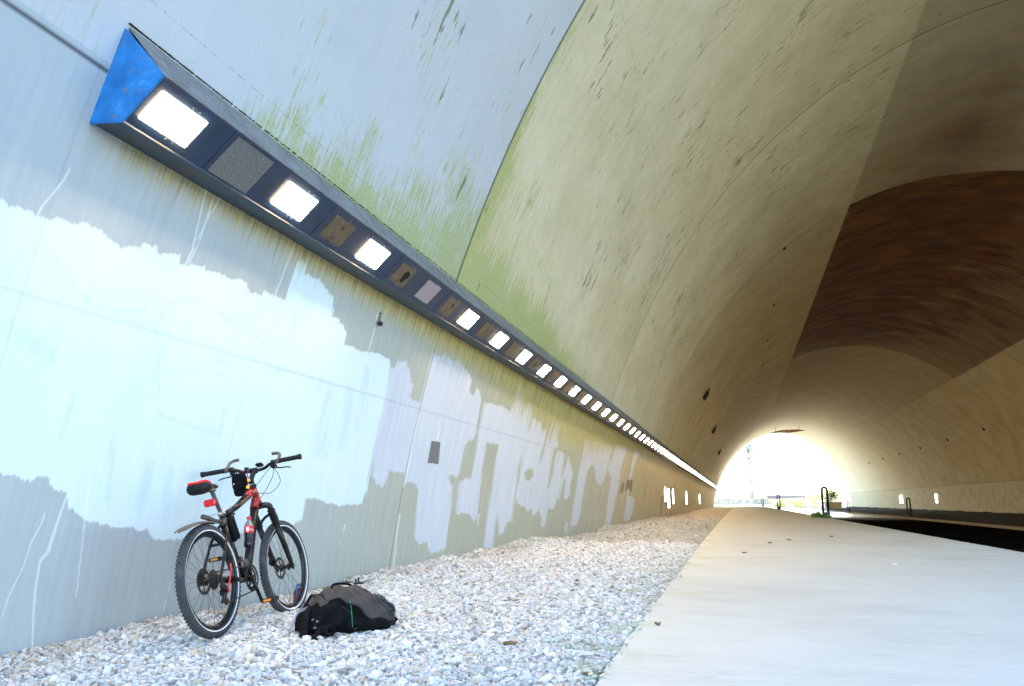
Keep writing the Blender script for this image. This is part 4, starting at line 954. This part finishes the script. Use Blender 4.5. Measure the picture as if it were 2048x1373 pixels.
b_.box((.11, 0, .57), (.02, .11, .018)); b_.box((RH[0], .068, RH[1]), (.05, .010, .05), bev=.004); b_.box((RH[0], -.068, RH[1]), (.05, .010, .05), bev=.004)
bp('frame', b_, 'frame')
b_ = MB(); b_.tube([HT, HB], [.024, .026], 16); b_.tube([(.56, 0, .885), (.62, 0, .915), (.69, 0, .935)], [.0265, .030, .026], 12); b_.tube([(.66, 0, .80), (.70, 0, .865), (.725, 0, .88)], [.0315, .033, .026], 14); bp('head_tube', b_, 'redp')
b_ = MB(); b_.lathe([(0, -.006), (.029, -.006), (.030, .004), (.026, .010), (0, .010)], HT, Vector(HT)-Vector(HB), 16); b_.lathe([(0, .004), (.029, .004), (.030, -.008), (0, -.008)], HB, Vector(HT)-Vector(HB), 16); bp('headset', b_, 'blackp')
# fork: crown, two legs with rubber boots, brace arch
b_ = MB(); b_.tube([(.742, 0, .825), (.748, 0, .812)], [.030, .034], 14)
for s_ in (-1, 1):
    b_.tube(smoothpath([(.745, 0, .818), (.752, s_*.035, .822), (.768, s_*.066, .812), (.776, s_*.070, .785)], 4), [.022]*12+[.021], 10)
    b_.tube([(.846, s_*.070, .665), (.93, s_*.068, .525), (1.01, s_*.066, .395), (FH[0]-.01, s_*.064, .345)], [.022, .021, .018, .013], 12)
    b_.box((FH[0], s_*.064, .352), (.035, .014, .045), Matrix.Rotation(math.radians(30), 3, 'Y'), bev=.004)
P = [(.846, .070, .665), (.880, .062, .715), (.905, .035, .748), (.912, 0, .757), (.905, -.035, .748), (.880, -.062, .715), (.846, -.070, .665)]
b_.tube(smoothpath(P, 3), .011, 8); bp('fork', b_, 'frame')
for s_ in (-1, 1):
    b_ = MB(); P = []; R_ = []
    for k in range(17):
        t_ = k/16; P.append((.776+.070*t_, s_*.070, .785-.120*t_)); R_.append(.031 if k % 2 else .018)
    b_.tube(P, R_, 14); bp('fork_boot', b_, 'grip')
b_ = MB(); b_.box((.985, .075, .41), (.05, .03, .06), Matrix.Rotation(math.radians(30), 3, 'Y'), bev=.008); b_.box((.025, .082, .405), (.07, .03, .045), Matrix.Rotation(math.radians(-30), 3, 'Y'), bev=.008)
b_.tube(smoothpath([(.985, .09, .43), (.90, .09, .60), (.79, .085, .80), (.74, .06, .95), (.66, .15, 1.06)], 5), .0025, 6); bp('brake_caliper', b_, 'blackp')
# seat post, saddle
b_ = MB(); b_.tube([ST, (.135, 0, .87), (.105, 0, .925)], .0136, 12); b_.box((.10, 0, .93), (.05, .04, .02), bev=.005); bp('seat_post', b_, 'dusty')
b_ = MB(); b_.lathe([(.0185, -.014), (.0235, -.014), (.0235, .014), (.0185, .014)], ST, (-.38, 0, .92), 16, closed=True); b_.tube([(.165, .02, .775), (.15, .045, .772), (.12, .060, .775)], .004, 6); b_.tube([(.165, -.02, .772), (.16, -.05, .772)], .006, 6); bp('seat_clamp', b_, 'silver')
n = 26; mrow = 20; V = []; F = []; L0, L1 = -.115, .175
for i in range(n+1):
    t_ = i/n; x = L0+(L1-L0)*t_
    hw = np.interp(t_, [0, .05, .15, .3, .5, .7, .9, .97, 1], [.02, .055, .076, .078, .052, .030, .021, .016, .004]); top = np.interp(t_, [0, .06, .2, .5, .8, 1], [.968, .982, .990, .980, .978, .965]); bot = np.interp(t_, [0, .1, .3, .6, 1], [.930, .895, .900, .925, .945])
    for k in range(mrow):
        a = 2*math.pi*k/mrow; c, s_ = math.cos(a), math.sin(a)
        V.append((x, hw*math.copysign(abs(c)**.8, c), (top+bot)/2+(top-bot)/2*math.copysign(abs(s_)**.9, s_)-(.006*(1-c*c) if s_ > 0 else 0)))
for i in range(n):
    for k in range(mrow): l = (k+1) % mrow; F.append((i*mrow+k, i*mrow+l, (i+1)*mrow+l, (i+1)*mrow+k))
F += [tuple(range(mrow))[::-1], tuple(n*mrow+k for k in range(mrow))]
sad = mesh('saddle', V, F, M['grip'], bike, True)
b_ = MB(); 
P = [V[i*mrow+3] for i in range(14, 0, -2)]+[V[1*mrow+3], V[1*mrow+7]]+[V[i*mrow+7] for i in range(2, 15, 2)]
b_.tube(smoothpath([(p[0]-.002, p[1]*1.01, p[2]+.003) for p in P], 3), .0085, 8); o = b_.build('trim', M['redlens'], sad)
b_ = MB()
for s_ in (-1, 1): b_.tube(smoothpath([(-.08, s_*.035, .938), (-.02, s_*.030, .922), (.08, s_*.020, .930), (.15, s_*.008, .952)], 4), .0035, 6)
b_.build('rail', M['silver'], sad)
# rear light
b_ = MB(); b_.box((.062, 0, .845), (.026, .086, .048), Matrix.Rotation(math.radians(-8), 3, 'Y'), bev=.013); rl = b_.build('rear_light', M['redlens'], bike)
b_ = MB(); b_.box((.090, 0, .848), (.04, .022, .022)); b_.build('mount', M['blackp'], rl)
# bars
STR = math.radians(12); bc = Vector((.725, 0, 1.085)); RS = Matrix.Rotation(STR, 3, 'Z')
def hb_(x, y, z): return tuple(bc+RS @ Vector((x, y, z)))
b_ = MB(); b_.tube([(.668, 0, .985), (.662, 0, 1.035)], .020, 12); b_.tube([(.664, 0, 1.02), (.70, 0, 1.055), tuple(bc)], [.019, .018, .022], 12); b_.tube([hb_(0, .026, 0), hb_(0, -.026, 0)], .023, 12); bp('stem', b_, 'blackp')
b_ = MB(); HWB = .365
barp = [(-.055, HWB, .035), (-.040, .20, .035), (-.018, .13, .028), (0, .075, .004), (0, 0, 0), (0, -.075, .004), (-.018, -.13, .028), (-.040, -.20, .035), (-.055, -HWB, .035)]
b_.tube(smoothpath([hb_(*p) for p in barp], 4), .0125, 12); bp('handlebar', b_, 'frame')
for s_ in (-1, 1):
    b_ = MB(); P = [hb_(-.0407-.0143*t_/1.0*((HWB)-.2+.0)/.115*0-.014*t_, s_*(.205+(HWB-.20)*t_), .035) for t_ in [i/12 for i in range(13)]]
    b_.tube(P, [.019, .0175]+[.0170, .0178]*4+[.018, .021, .0215], 14); bp('grip', b_, 'grip')
    b_ = MB(); P = [hb_(-.038, s_*.190, .035), hb_(.01, s_*.192, .062), hb_(.06, s_*.188, .095), hb_(.085, s_*.165, .112), hb_(.088, s_*.125, .115)]
    b_.tube(smoothpath(P, 4), [.0115]*16+[.012], 10); b_.tube([hb_(-.036, s_*.178, .035), hb_(-.041, s_*.204, .035)], .019, 12); bp('bar_end', b_, 'dusty')
    b_ = MB(); b_.tube([hb_(-.030, s_*.168, .034), hb_(-.034, s_*.140, .032)], .020, 12); b_.box(hb_(-.005, s_*.150, .008), (.055, .040, .035), bev=.012)
    b_.tube(smoothpath([hb_(.015, s_*.150, .005), hb_(.030, s_*.185, -.008), hb_(.020, s_*.235, -.012), hb_(.008, s_*.270, -.022)], 4), [.006, .006, .006, .006, .0055, .0055, .005, .005, .005, .0045, .0045, .0045, .004], 8); bp('brake_lever', b_, 'blackp')
b_ = MB(); b_.box(hb_(-.01, -.048, .035), (.045, .055, .022), Matrix.Rotation(.4, 3, 'Y'), bev=.008); o = bp('computer', b_, 'blackp'); b2_ = MB(); b2_.tube([hb_(-.03, .05, .02), hb_(.03, .052, .026)], .014, 10); bp('front_lamp', b2_, 'blackp')
b_ = MB(); b_.box(hb_(-.016, -.050, .049), (.032, .040, .006), Matrix.Rotation(.4, 3, 'Y'), bev=.002); b_.build('display', M['reflect'], o)
b_ = MB()
for P in ([hb_(0, -.15, .01), hb_(.05, -.12, -.06), hb_(.055, -.05, -.16), (.72, -.02, .86), (.735, -.03, .82)], [hb_(0, -.15, .0), hb_(.10, -.16, -.10), hb_(.075, -.09, -.175), (.70, -.03, .91), (.60, -.03, .87)], [hb_(0, .15, .0), hb_(.05, .08, -.08), (.74, .03, .93), (.68, .034, .84)], [hb_(.0, -.14, .02), hb_(.04, -.05, -.05), (.70, .03, .93), (.60, .036, .88)]):
    b_.tube(smoothpath(P, 6), .0024, 6)
for P in ([(.60, -.028, .855), (.52, -.034, .52), (.43, -.030, .36)], ): b_.tube(smoothpath(P, 4), .0024, 6)
bp('cables', b_, 'blackp')
# crank set, chain, derailleur, pedals
cr = Matrix.Rotation(0, 3, 'Y'); CA = math.atan2(-.172, .055)
b_ = MB()
for rr, y in ((.088, -.058), (.072, -.050)):
    n = 44; m_ = 2*n; P_ = [((rr+(.004 if k % 2 else 0))*math.cos(2*math.pi*k/m_), (rr+(.004 if k % 2 else 0))*math.sin(2*math.pi*k/m_)) for k in range(m_)]; ri = rr-.014
    Q_ = [(ri*math.cos(2*math.pi*k/m_), ri*math.sin(2*math.pi*k/m_)) for k in range(m_)]
    V = [(BB[0]+a, y, BB[2]+b) for a, b in P_]+[(BB[0]+a, y, BB[2]+b) for a, b in Q_]+[(BB[0]+a, y-.003, BB[2]+b) for a, b in P_]+[(BB[0]+a, y-.003, BB[2]+b) for a, b in Q_]
    F = []
    for k in range(m_):
        l = (k+1) % m_; F += [(k, l, m_+l, m_+k), (2*m_+k, 3*m_+k, 3*m_+l, 2*m_+l), (k, 2*m_+k, 2*m_+l, l), (m_+k, m_+l, 3*m_+l, 3*m_+k)]
    b_.add(V, F)
for k in range(5):
    a = 2*math.pi*k/5+.3; b_.tube([(BB[0]+.01*math.cos(a), -.056, BB[2]+.01*math.sin(a)), (BB[0]+.078*math.cos(a), -.056, BB[2]+.078*math.sin(a))], [.011, .006], 8)
bp('chainring', b_, 'blackp')
for s_, a in ((-1, CA), (1, CA+math.pi)):
    e = Vector((BB[0]+.175*math.cos(a), s_*.085, BB[2]+.175*math.sin(a)))
    b_ = MB(); b_.tube([(BB[0], s_*.062, BB[2]), (BB[0]+.08*math.cos(a), s_*.073, BB[2]+.08*math.sin(a)), tuple(e)], [.017, .013, .012], 10, flat=.7); b_.tube([(BB[0], s_*.03, BB[2]), (BB[0], s_*.070, BB[2])], .015, 12); cr_ = bp('crank_arm', b_, 'frame')
    pc = e+Vector((0, s_*.062, 0)); b_ = MB(); b_.tube([tuple(e), tuple(pc+Vector((0, s_*.045, 0)))], .007, 8)
    for q in (-1, 1):
        b_.box(pc+Vector((q*.038, 0, 0)), (.010, .090, .020), bev=.002)
        for t_ in range(7): b_.box(pc+Vector((q*.038, -.039+.013*t_, 0)), (.013, .005, .027))
    for q in (-1, 1): b_.box(pc+Vector((0, q*.042, 0)), (.080, .009, .018), bev=.002)
    pd = bp('pedal', b_, 'blackp')
    b_ = MB()
    for q in (-1, 1): b_.box(pc+Vector((q*.0455, 0, 0)), (.004, .055, .015), bev=.0012)
    b_.build('reflector', M['orangelens'], pd)
b_ = MB()
def chainrun(p, q_):
    p = Vector(p); q_ = Vector(q_); n = int((q_-p).length/.0127)
    for i in range(n): 
        c = p.lerp(q_, (i+.5)/n); d = (q_-p).normalized(); rm = Matrix.Rotation(-math.atan2(d.z, d.x), 3, 'Y'); b_.box(c, (.0115, .0065 if i % 2 else .0045, .0085), rm)
for p_, q_ in (((BB[0]-.01, -.058, BB[2]+.089), (RH[0]+.01, -.042, RH[1]+.045)), ((BB[0]-.01, -.058, BB[2]-.089), (.055, -.050, .195)), ((.02, -.05, .20), (.005, -.046, .315))):
    b_ = MB(); chainrun(p_, q_); bp('chain', b_, 'chain')
b_ = MB(); b_.box((-.02, -.078, .32), (.03, .02, .06), bev=.006); b_.box((.005, -.078, .285), (.055, .035, .035), Matrix.Rotation(.6, 3, 'Y'), bev=.008)
b_.lathe([(0, -.006), (.022, -.006), (.020, .0), (.022, .006), (0, .006)], (.05, -.052, .205), (0, 1, 0), 12); b_.lathe([(0, -.006), (.022, -.006), (.020, .0), (.022, .006), (0, .006)], (.012, -.052, .262), (0, 1, 0), 12)
for y in (-.043, -.061): b_.box((.031, y, .233), (.022, .003, .085), Matrix.Rotation(.55, 3, 'Y'), bev=.001)
bp('derailleur', b_, 'blackp')
b_ = MB(); b_.tube(smoothpath([(.115, -.070, .435), (.085, -.088, .400), (.035, -.104, .345), (-.005, -.108, .295), (.010, -.095, .262), (.035, -.085, .262)], 5), .0052, 8); bp('gear_cable', b_, 'redcab')
b_ = MB(); b_.tube([(.20, -.062, .327), (.14, -.064, .333), (.08, -.066, .338)], [.017, .019, .017], 10); bp('chainstay_guard', b_, 'fabric')
b_ = MB(); b_.box((.365, -.045, .425), (.05, .02, .05), Matrix.Rotation(-.4, 3, 'Y'), bev=.006); b_.tube([(.33, -.02, .47), (.30, -.055, .45)], .006, 6); b_.tube([(.325, -.02, .455), (.345, -.02, .455)], .022, 12); bp('front_derailleur', b_, 'dusty')
# rear mudguard: arm from the seat tube and a thin curved blade
b_ = MB(); V = []; F = []; n = 16
for i in range(n+1):
    t_ = i/n; x = .115-.46*t_; zc = .722+.018*math.sin(t_*2.4)-.058*t_*t_; hw = np.interp(t_, [0, .2, .7, .92, 1], [.012, .026, .044, .042, .006]); 
    for th_ in (0, -.003):
        for k in range(5): s_ = -1+k*.5; V.append((x, hw*s_, zc+th_-.014*s_*s_))
for i in range(n):
    for k in range(4):
        a = i*10+k; F.append((a, a+1, a+11, a+10)); F.append((a+5, a+15, a+16, a+6))
    F.append((i*10, i*10+10, i*10+15, i*10+5)); F.append((i*10+4, i*10+9, i*10+19, i*10+14))
mesh('mudguard', V, F, M['dusty'], bike, True)
b_ = MB(); b_.tube([(.18, .0, .72), (.12, .005, .725), (.02, .01, .752), (-.02, .012, .758)], [.014, .014, .016, .017], 10); b_.lathe([(.019, -.02), (.027, -.02), (.027, .02), (.019, .02)], (.207, 0, .72), (-.38, 0, .92), 14, closed=True); bp('mudguard_arm', b_, 'dusty')

# things hung on the bicycle
def onbike(name, label, cat, loc=(0, 0, 0)):
    e = empty(name, mat=Mb @ Matrix.Translation(loc)); tag(e, label, cat); return e
hbag = onbike('handlebar_bag', 'small black pouch strapped under the left side of the handlebar', 'bag', hb_(-.01, .105, -.01))
def softbox(hx, hy, hz, n=10, e_=.45, top=1., seed=0, wr=.004):
    r = np.random.default_rng(seed); V = []; F = []; m_ = 20
    for i in range(n+1):
        ph = -math.pi/2+math.pi*i/n
        for k in range(m_):
            a = 2*math.pi*k/m_; c = math.copysign(abs(math.cos(ph))**e_, 1); tp = 1+(top-1)*(math.sin(ph)*.5+.5)
            x = math.copysign(abs(math.cos(a))**e_, math.cos(a))*c*hx*tp; y = math.copysign(abs(math.sin(a))**e_, math.sin(a))*c*hy*tp; z = math.copysign(abs(math.sin(ph))**e_, math.sin(ph))*hz
            w = wr*math.sin(7*a+3*ph+seed)*math.cos(5*ph+a*2); V.append((x+w, y+w*.7, z+w*.3))
    for i in range(n):
        for k in range(m_): l = (k+1) % m_; F.append((i*m_+k, i*m_+l, (i+1)*m_+l, (i+1)*m_+k))
    return V, F
V, F = softbox(.035, .058, .085, 12, .5, .82, 2); o = mesh('pouch', V, F, M['fabric'], hbag, True); o.location = (0, 0, -.075)
V, F = softbox(.020, .052, .060, 10, .5, .9, 5); o2 = mesh('flap', V, F, M['fabric'], hbag, True); o2.location = (-.026, 0, -.052)
b_ = MB(); b_.tube([(0, .03, .03), (-.03, .03, -.01), (-.045, .03, -.07)], .006, 6, flat=.4); b_.tube([(-.015, .052, .025), (.012, .052, .03), (.02, .052, 0), (0, .052, -.01)], .004, 6); b_.build('strap', M['reflect'], hbag)
tagm = simple('yellow_tag', (.95, .55, .03), .5, 0, .1, 20)
kc = onbike('key_tags', 'two tiny orange tags on a purple cord hanging from the handlebar', 'tag', (.655, -.012, 1.04))
b_ = MB(); b_.tube(smoothpath([(-.02, .01, .05), (-.035, .012, .01), (-.038, .008, -.03), (-.040, .02, -.075)], 4), .0032, 6); b_.build('cord', simple('purple_cord', (.30, .02, .22), .6), kc)
b_ = MB(); b_.box((-.042, .004, -.030), (.008, .020, .020), bev=.002); b_.box((-.044, .016, -.078), (.008, .024, .022), bev=.002); b_.build('tag', tagm, kc)
fb = onbike('frame_case', 'black fabric case strapped to the seat tube of the bicycle', 'case', (.275, -.005, .668)); RT = Matrix.Rotation(math.radians(-24), 3, 'Y')
b_ = MB(); b_.box((0, 0, 0), (.085, .080, .175), RT, bev=.010); b_.build('case', M['fabric'], fb)
b_ = MB(); b_.box((.0, 0, .087), (.062, .078, .014), RT, bev=.004); b_.box((.022, -.037, 0), (.006, .006, .17), RT); b_.build('edging', M['blackp'], fb)
b_ = MB(); b_.tube([(-.02, -.03, .09), (-.055, -.02, .11), (-.06, .02, .10)], .006, 6, flat=.4); b_.build('strap', M['fabric'], fb)
# bottle
bot = onbike('drink_bottle', 'half litre bottle of dark cola with red label and cap on the bicycle frame', 'bottle', (.405, -.055, .525)); RBt = Vector((.24, -.02, .97)).normalized()
gl = NM('bottle_plastic', .08, 0, (.8, .8, .8)); gl.b.inputs['Transmission Weight'].default_value = .85; gl.b.inputs['IOR'].default_value = 1.2
cola = simple('dark_cola', (.012, .006, .008), .08, 0, .1, 10); redl = simple('red_label', (.72, .01, .03), .4, 0, .05, 10)
def axp(h): return RBt*h
b_ = MB(); b_.lathe([(0, 0), (.020, .0), (.029, .008), (.031, .03), (.0295, .045), (.0275, .065), (.031, .090), (.0315, .100), (0, .100)], (0, 0, 0), RBt, 24); b_.build('cola', cola, bot)
b_ = MB(); b_.lathe([(.0315, .100), (.0315, .145), (.029, .160), (.020, .182), (.012, .196), (.0115, .205), (0, .205)], (0, 0, 0), RBt, 24); b_.build('shoulder', gl.m, bot)
b_ = MB(); b_.lathe([(.0305, .096), (.0325, .098), (.0325, .146), (.0305, .148)], (0, 0, 0), RBt, 28); lb = b_.build('label', redl, bot)
b_ = MB(); b_.lathe([(.0152, .198), (.0160, .199), (.0160, .214), (.0150, .217), (0, .217)], (0, 0, 0), RBt, 20); b_.build('cap', redl, bot)
def ringpatch(r_, h0, h1, a0, a1, name, m, par, n=8):
    ax = RBt; u = ax.orthogonal().normalized(); w = ax.cross(u); V = []
    for i in range(n+1):
        a = math.radians(a0+(a1-a0)*i/n)
        for h in (h0, h1): V.append(ax*h+(u*math.cos(a)+w*math.sin(a))*r_)
    return V, [(2*i, 2*i+2, 2*i+3, 2*i+1) for i in range(n)]
# find the angle that faces the viewer
cl = (Mb.inverted() @ Vector((0, 0, 0)))-Vector((.405, -.055, .62)); ax = RBt; u = ax.orthogonal().normalized(); w = ax.cross(u); A0 = math.degrees(math.atan2(cl.dot(w), cl.dot(u)))
b_ = MB(); V, F = ringpatch(.0329, .106, .138, A0-32 if True else 0, A0+2, '', None, None); b_.add(V, F)
b_.build('barcode_patch', M['reflect'], lb)
cu = bpy.data.curves.new('lettering', 'FONT'); cu.body = 'Coca-Cola'; cu.size = .021; cu.extrude = .0003; cu.shear = .3
lt = bpy.data.objects.new('lettering', cu); C.objects.link(lt); dg = bpy.context.evaluated_depsgraph_get(); dg.update(); me = bpy.data.meshes.new_from_object(lt.evaluated_get(dg)); bpy.data.objects.remove(lt)
sgn = 1
for vv in me.vertices:
    X_, Y_ = vv.co.x, vv.co.y; a = math.radians(A0+8)+X_/.0325; p_ = ax*(.114+Y_)+(u*math.cos(a)+w*math.sin(a))*(.0331+vv.co.z); vv.co = p_
me.materials.clear(); me.materials.append(M['reflect']); o = bpy.data.objects.new('lettering', me); C.objects.link(o); o.parent = lb
b_ = MB(); b_.tube(smoothpath([tuple(ax*.03+Vector((.03, .03, 0))), tuple(ax*.02+Vector((-.036, 0, 0))), tuple(ax*.02+Vector((0, -.036, 0))), tuple(ax*.03+Vector((.036, .03, 0)))], 4), .003, 6); b_.tube([(.034, .04, .01), (0, 0, -.008), (-.03, -.01, .03)], .003, 6)
o = b_.build('bottle_cage', M['blackp'], bike); o.matrix_local = Matrix.Translation((.405, -.055, .525))

# ------------------------------------------------------------------ backpack
M['brown'] = simple('brown_canvas', (.048, .040, .036), .85, 0, .28, 9, .4, dirt=((.085, .062, .048), .5))
M['trimb'] = simple('dark_blue_webbing', (.035, .045, .065), .8, 0, .2, 40)
pc0 = Vector((-2.52, 5.02, -.835)); ud = Vector((.53, .848, 0)).normalized()
pang = math.atan2(ud.y, ud.x)
pk = empty('backpack', mat=Matrix.Translation(pc0) @ Matrix.Rotation(pang, 4, 'Z')); tag(pk, 'open black and brown backpack lying on the gravel beside the bicycle wheel', 'backpack')
# local: x to the right in view, -y towards the viewer
def bpk(t, ph, off=0.):
    hx = .345; x = -hx+2*hx*t
    h = np.interp(t, [0, .05, .15, .3, .45, .6, .75, .88, .96, 1], [.04, .13, .20, .265, .280, .262, .225, .170, .115, .05])
    d = np.interp(t, [0, .06, .2, .5, .8, .95, 1], [.04, .11, .165, .195, .18, .12, .04])
    c, s_ = math.cos(ph), math.sin(ph); e_ = .75
    y = -d*math.copysign(abs(c)**e_, c); z = h*.5+h*.5*math.copysign(abs(s_)**e_, s_)
    wr = .009*math.sin(9*t*3+4*ph)+.008*math.sin(19*t-7*ph+1)+.005*math.sin(41*t+11*ph)+.006*math.sin(13*t-3*ph*ph)
    k = (1 if s_ > -.3 else .3)
    nn = Vector((0, -c, s_)); p = Vector((x, y, z))+nn*(wr*k+off); return p
def region(ts, phs, off, name, m, th=0.):
    V = [bpk(t, ph, off) for t in ts for ph in phs]; n = len(phs); F = [(i*n+j, (i+1)*n+j, (i+1)*n+j+1, i*n+j+1) for i in range(len(ts)-1) for j in range(n-1)]
    o = mesh(name, V, F, m, pk, True)
    if th: md = o.modifiers.new('s', 'SOLIDIFY'); md.thickness = th; md.offset = -1
    return o
region(np.linspace(0, 1, 70), np.linspace(-math.pi, math.pi, 65), 0, 'body', M['fabric'])
# brown front panel above a slanting seam
ts = np.linspace(.22, .93, 50); n = 30; V = []
seam = lambda t: math.radians(np.interp(t, [.22, .35, .5, .65, .8, .93], [58, 26, 0, -18, -24, -16]))
for t in ts:
    s0 = seam(t); e1 = math.radians(np.interp(t, [.22, .5, .75, .93], [150, 165, 130, 60]))
    for j in range(n): V.append(bpk(t, s0+(e1-s0)*j/(n-1), .006))
F = [(i*n+j, (i+1)*n+j, (i+1)*n+j+1, i*n+j+1) for i in range(49) for j in range(n-1)]
o = mesh('front_panel', V, F, M['brown'], pk, True); md = o.modifiers.new('s', 'SOLIDIFY'); md.thickness = .006; md.offset = -1
b_ = MB(); b_.tube([bpk(t, seam(t), .008) for t in ts], .006, 8); 
b_.tube([bpk(t, seam(t)-.35, .004) for t in np.linspace(.30, .97, 30)], .005, 6); b_.build('piping', M['blackp'], pk)
# brown shoulder gusset at the left, dark band across
region(np.linspace(.14, .215, 8), np.linspace(math.radians(55), math.radians(120), 16), .005, 'side_panel', M['brown'], .004)
region(np.linspace(.695, .73, 5), np.linspace(math.radians(40), math.radians(118), 24), .013, 'webbing', M['trimb'], .004)
region(np.linspace(.84, .95, 8), np.linspace(math.radians(62), math.radians(130), 16), .009, 'end_panel', M['trimb'], .004)
# open pocket mouth at the right end, its unlit inside a black patch
ms = []; 
for i in range(28):
    a = 2*math.pi*i/28; tt = .80+.115*math.cos(a)+.02*math.sin(a); pp = math.radians(30+24*math.sin(a)*(.35+.65*(.5+.5*math.cos(a)))-8*math.cos(a)); ms.append((tt, pp))
V = [bpk(.80, math.radians(28), .012)]+[bpk(t, p_, .013) for t, p_ in ms]
o = mesh('pocket_mouth', V, [(0, i+1, (i+1) % 28+1) for i in range(28)], M['void'], pk)
b_ = MB(); b_.tube([bpk(t, p_, .016) for t, p_ in ms], .007, 8, closed=True); b_.build('zip_edge', M['trimb'], pk)
# lower side pocket bulge towards the viewer
V = []; n = 14; m_ = 24
for i in range(m_+1):
    t = .36+.56*i/m_
    for j in range(n):
        ph = math.radians(-60+55*j/(n-1)); bul = .030*math.sin(math.pi*j/(n-1))*math.sin(math.pi*min(1, i/m_*1.0+.0))**.6; V.append(bpk(t, ph, bul+.002+.003*math.sin(30*t+6*ph)))
mesh('side_pocket', V, [(i*n+j, (i+1)*n+j, (i+1)*n+j+1, i*n+j+1) for i in range(m_) for j in range(n-1)], M['fabric'], pk, True)
# left shoulder straps, handle, loose strap, buckles, green cord
b_ = MB(); b_.tube(smoothpath([(-.30, -.04, .17), (-.345, -.09, .12), (-.375, -.13, .05), (-.385, -.17, .005), (-.33, -.19, .015), (-.28, -.17, .05), (-.24, -.15, .07)], 5), [.022]*5+[.026]*20+[.024]*6, 12, flat=.55); b_.tube(smoothpath([(-.21, -.185, .03), (-.26, -.20, .035), (-.27, -.20, .065), (-.22, -.19, .075), (-.20, -.18, .04)], 5), .022, 12, flat=.7); b_.build('shoulder_strap', M['fabric'], pk)
b_ = MB(); b_.tube(smoothpath([(-.13, .0, .255), (-.10, .01, .300), (-.03, .01, .305), (.03, .0, .292)], 6), .008, 10); b_.tube(smoothpath([(-.30, .0, .19), (-.27, .0, .235), (-.255, .0, .25)], 4), .009, 8); b_.build('handle', M['fabric'], pk)
b_ = MB(); b_.box((.085, .0, .300), (.07, .02, .012), bev=.003); b_.box((.065, .0, .315), (.008, .01, .03)); b_.box((.085, .0, .320), (.008, .01, .04)); b_.box((-.05, -.20, .045), (.03, .012, .006)); b_.box((-.165, -.150, .165), (.022, .010, .012), bev=.003); b_.build('buckle', M['blackp'], pk)
b_ = MB(); 
P = [Vector((-.315, -.04, .175)), Vector((-.37, -.05, .165)), Vector((-.405, -.06, .12)), Vector((-.43, -.08, .06))]
for i in range(3):
    a, c = P[i], P[i+1]; w_ = Vector((0, .004, .0)); sd_ = Vector((.012, 0, .012)); b_.add([a-sd_, a+sd_, c+sd_, c-sd_, a-sd_+w_, a+sd_+w_, c+sd_+w_, c-sd_+w_], [(0, 1, 2, 3), (7, 6, 5, 4), (0, 4, 5, 1), (2, 6, 7, 3), (1, 5, 6, 2), (0, 3, 7, 4)])
b_.build('loose_strap', simple('grey_webbing', (.22, .24, .28), .7, 0, .15, 30), pk)
b_ = MB(); b_.tube(smoothpath([tuple(bpk(.385, math.radians(28), .014)), tuple(bpk(.39, math.radians(5), .014)), tuple(bpk(.40, math.radians(-25), .03))], 4), .0016, 6); b_.build('cord', simple('green_cord', (.02, .40, .10), .6, 0, .1, 10), pk)
for t_, p_ in ((.07, 30), (.085, 12), (.10, -8), (.06, 0)):
    b_ = MB(); b_.box(bpk(t_, math.radians(p_), .006), (.016, .008, .012), bev=.002); b_.build('buckle', M['zinc'], pk)
b_ = MB(); b_.tube([(.345, -.02, .05), (.375, -.03, .055), (.385, -.03, .04)], .008, 8); b_.build('tab', M['fabric'], pk)
# litter behind the front wheel: crushed pack and cap
lit = empty('crushed_packet', (-3.42, 5.98, -.83)); tag(lit, 'crushed red and blue drink packet on the gravel behind the front wheel of the bicycle', 'litter')
V, F = softbox(.035, .05, .085, 8, .5, .8, 4, .012); o = mesh('packet', V, F, simple('maroon_foil', (.28, .06, .06), .4, 0, .3, 20), lit, True); o.location = (0, 0, .07)
b_ = MB(); b_.tube(smoothpath([(.02, -.055, .0), (.025, -.06, .09), (0, -.05, .16), (-.01, 0, .175), (0, .05, .15), (.01, .055, .02)], 4), .012, 8, flat=.5); b_.build('blue_edge', simple('blue_foil', (.03, .16, .50), .4, 0, .2, 20), lit)
cap_ = MB(); cap_.lathe([(0, .0), (.014, 0), (.015, .022), (0, .024)], (0, 0, 0), (.3, 0, 1), 12); o = cap_.build('bottle_cap', simple('cyan_plastic', (.10, .50, .65), .4), None); o.location = (-3.02, 5.0, -.835); tag(o, 'small cyan bottle cap in the gravel below the rear wheel spokes', 'bottle cap')
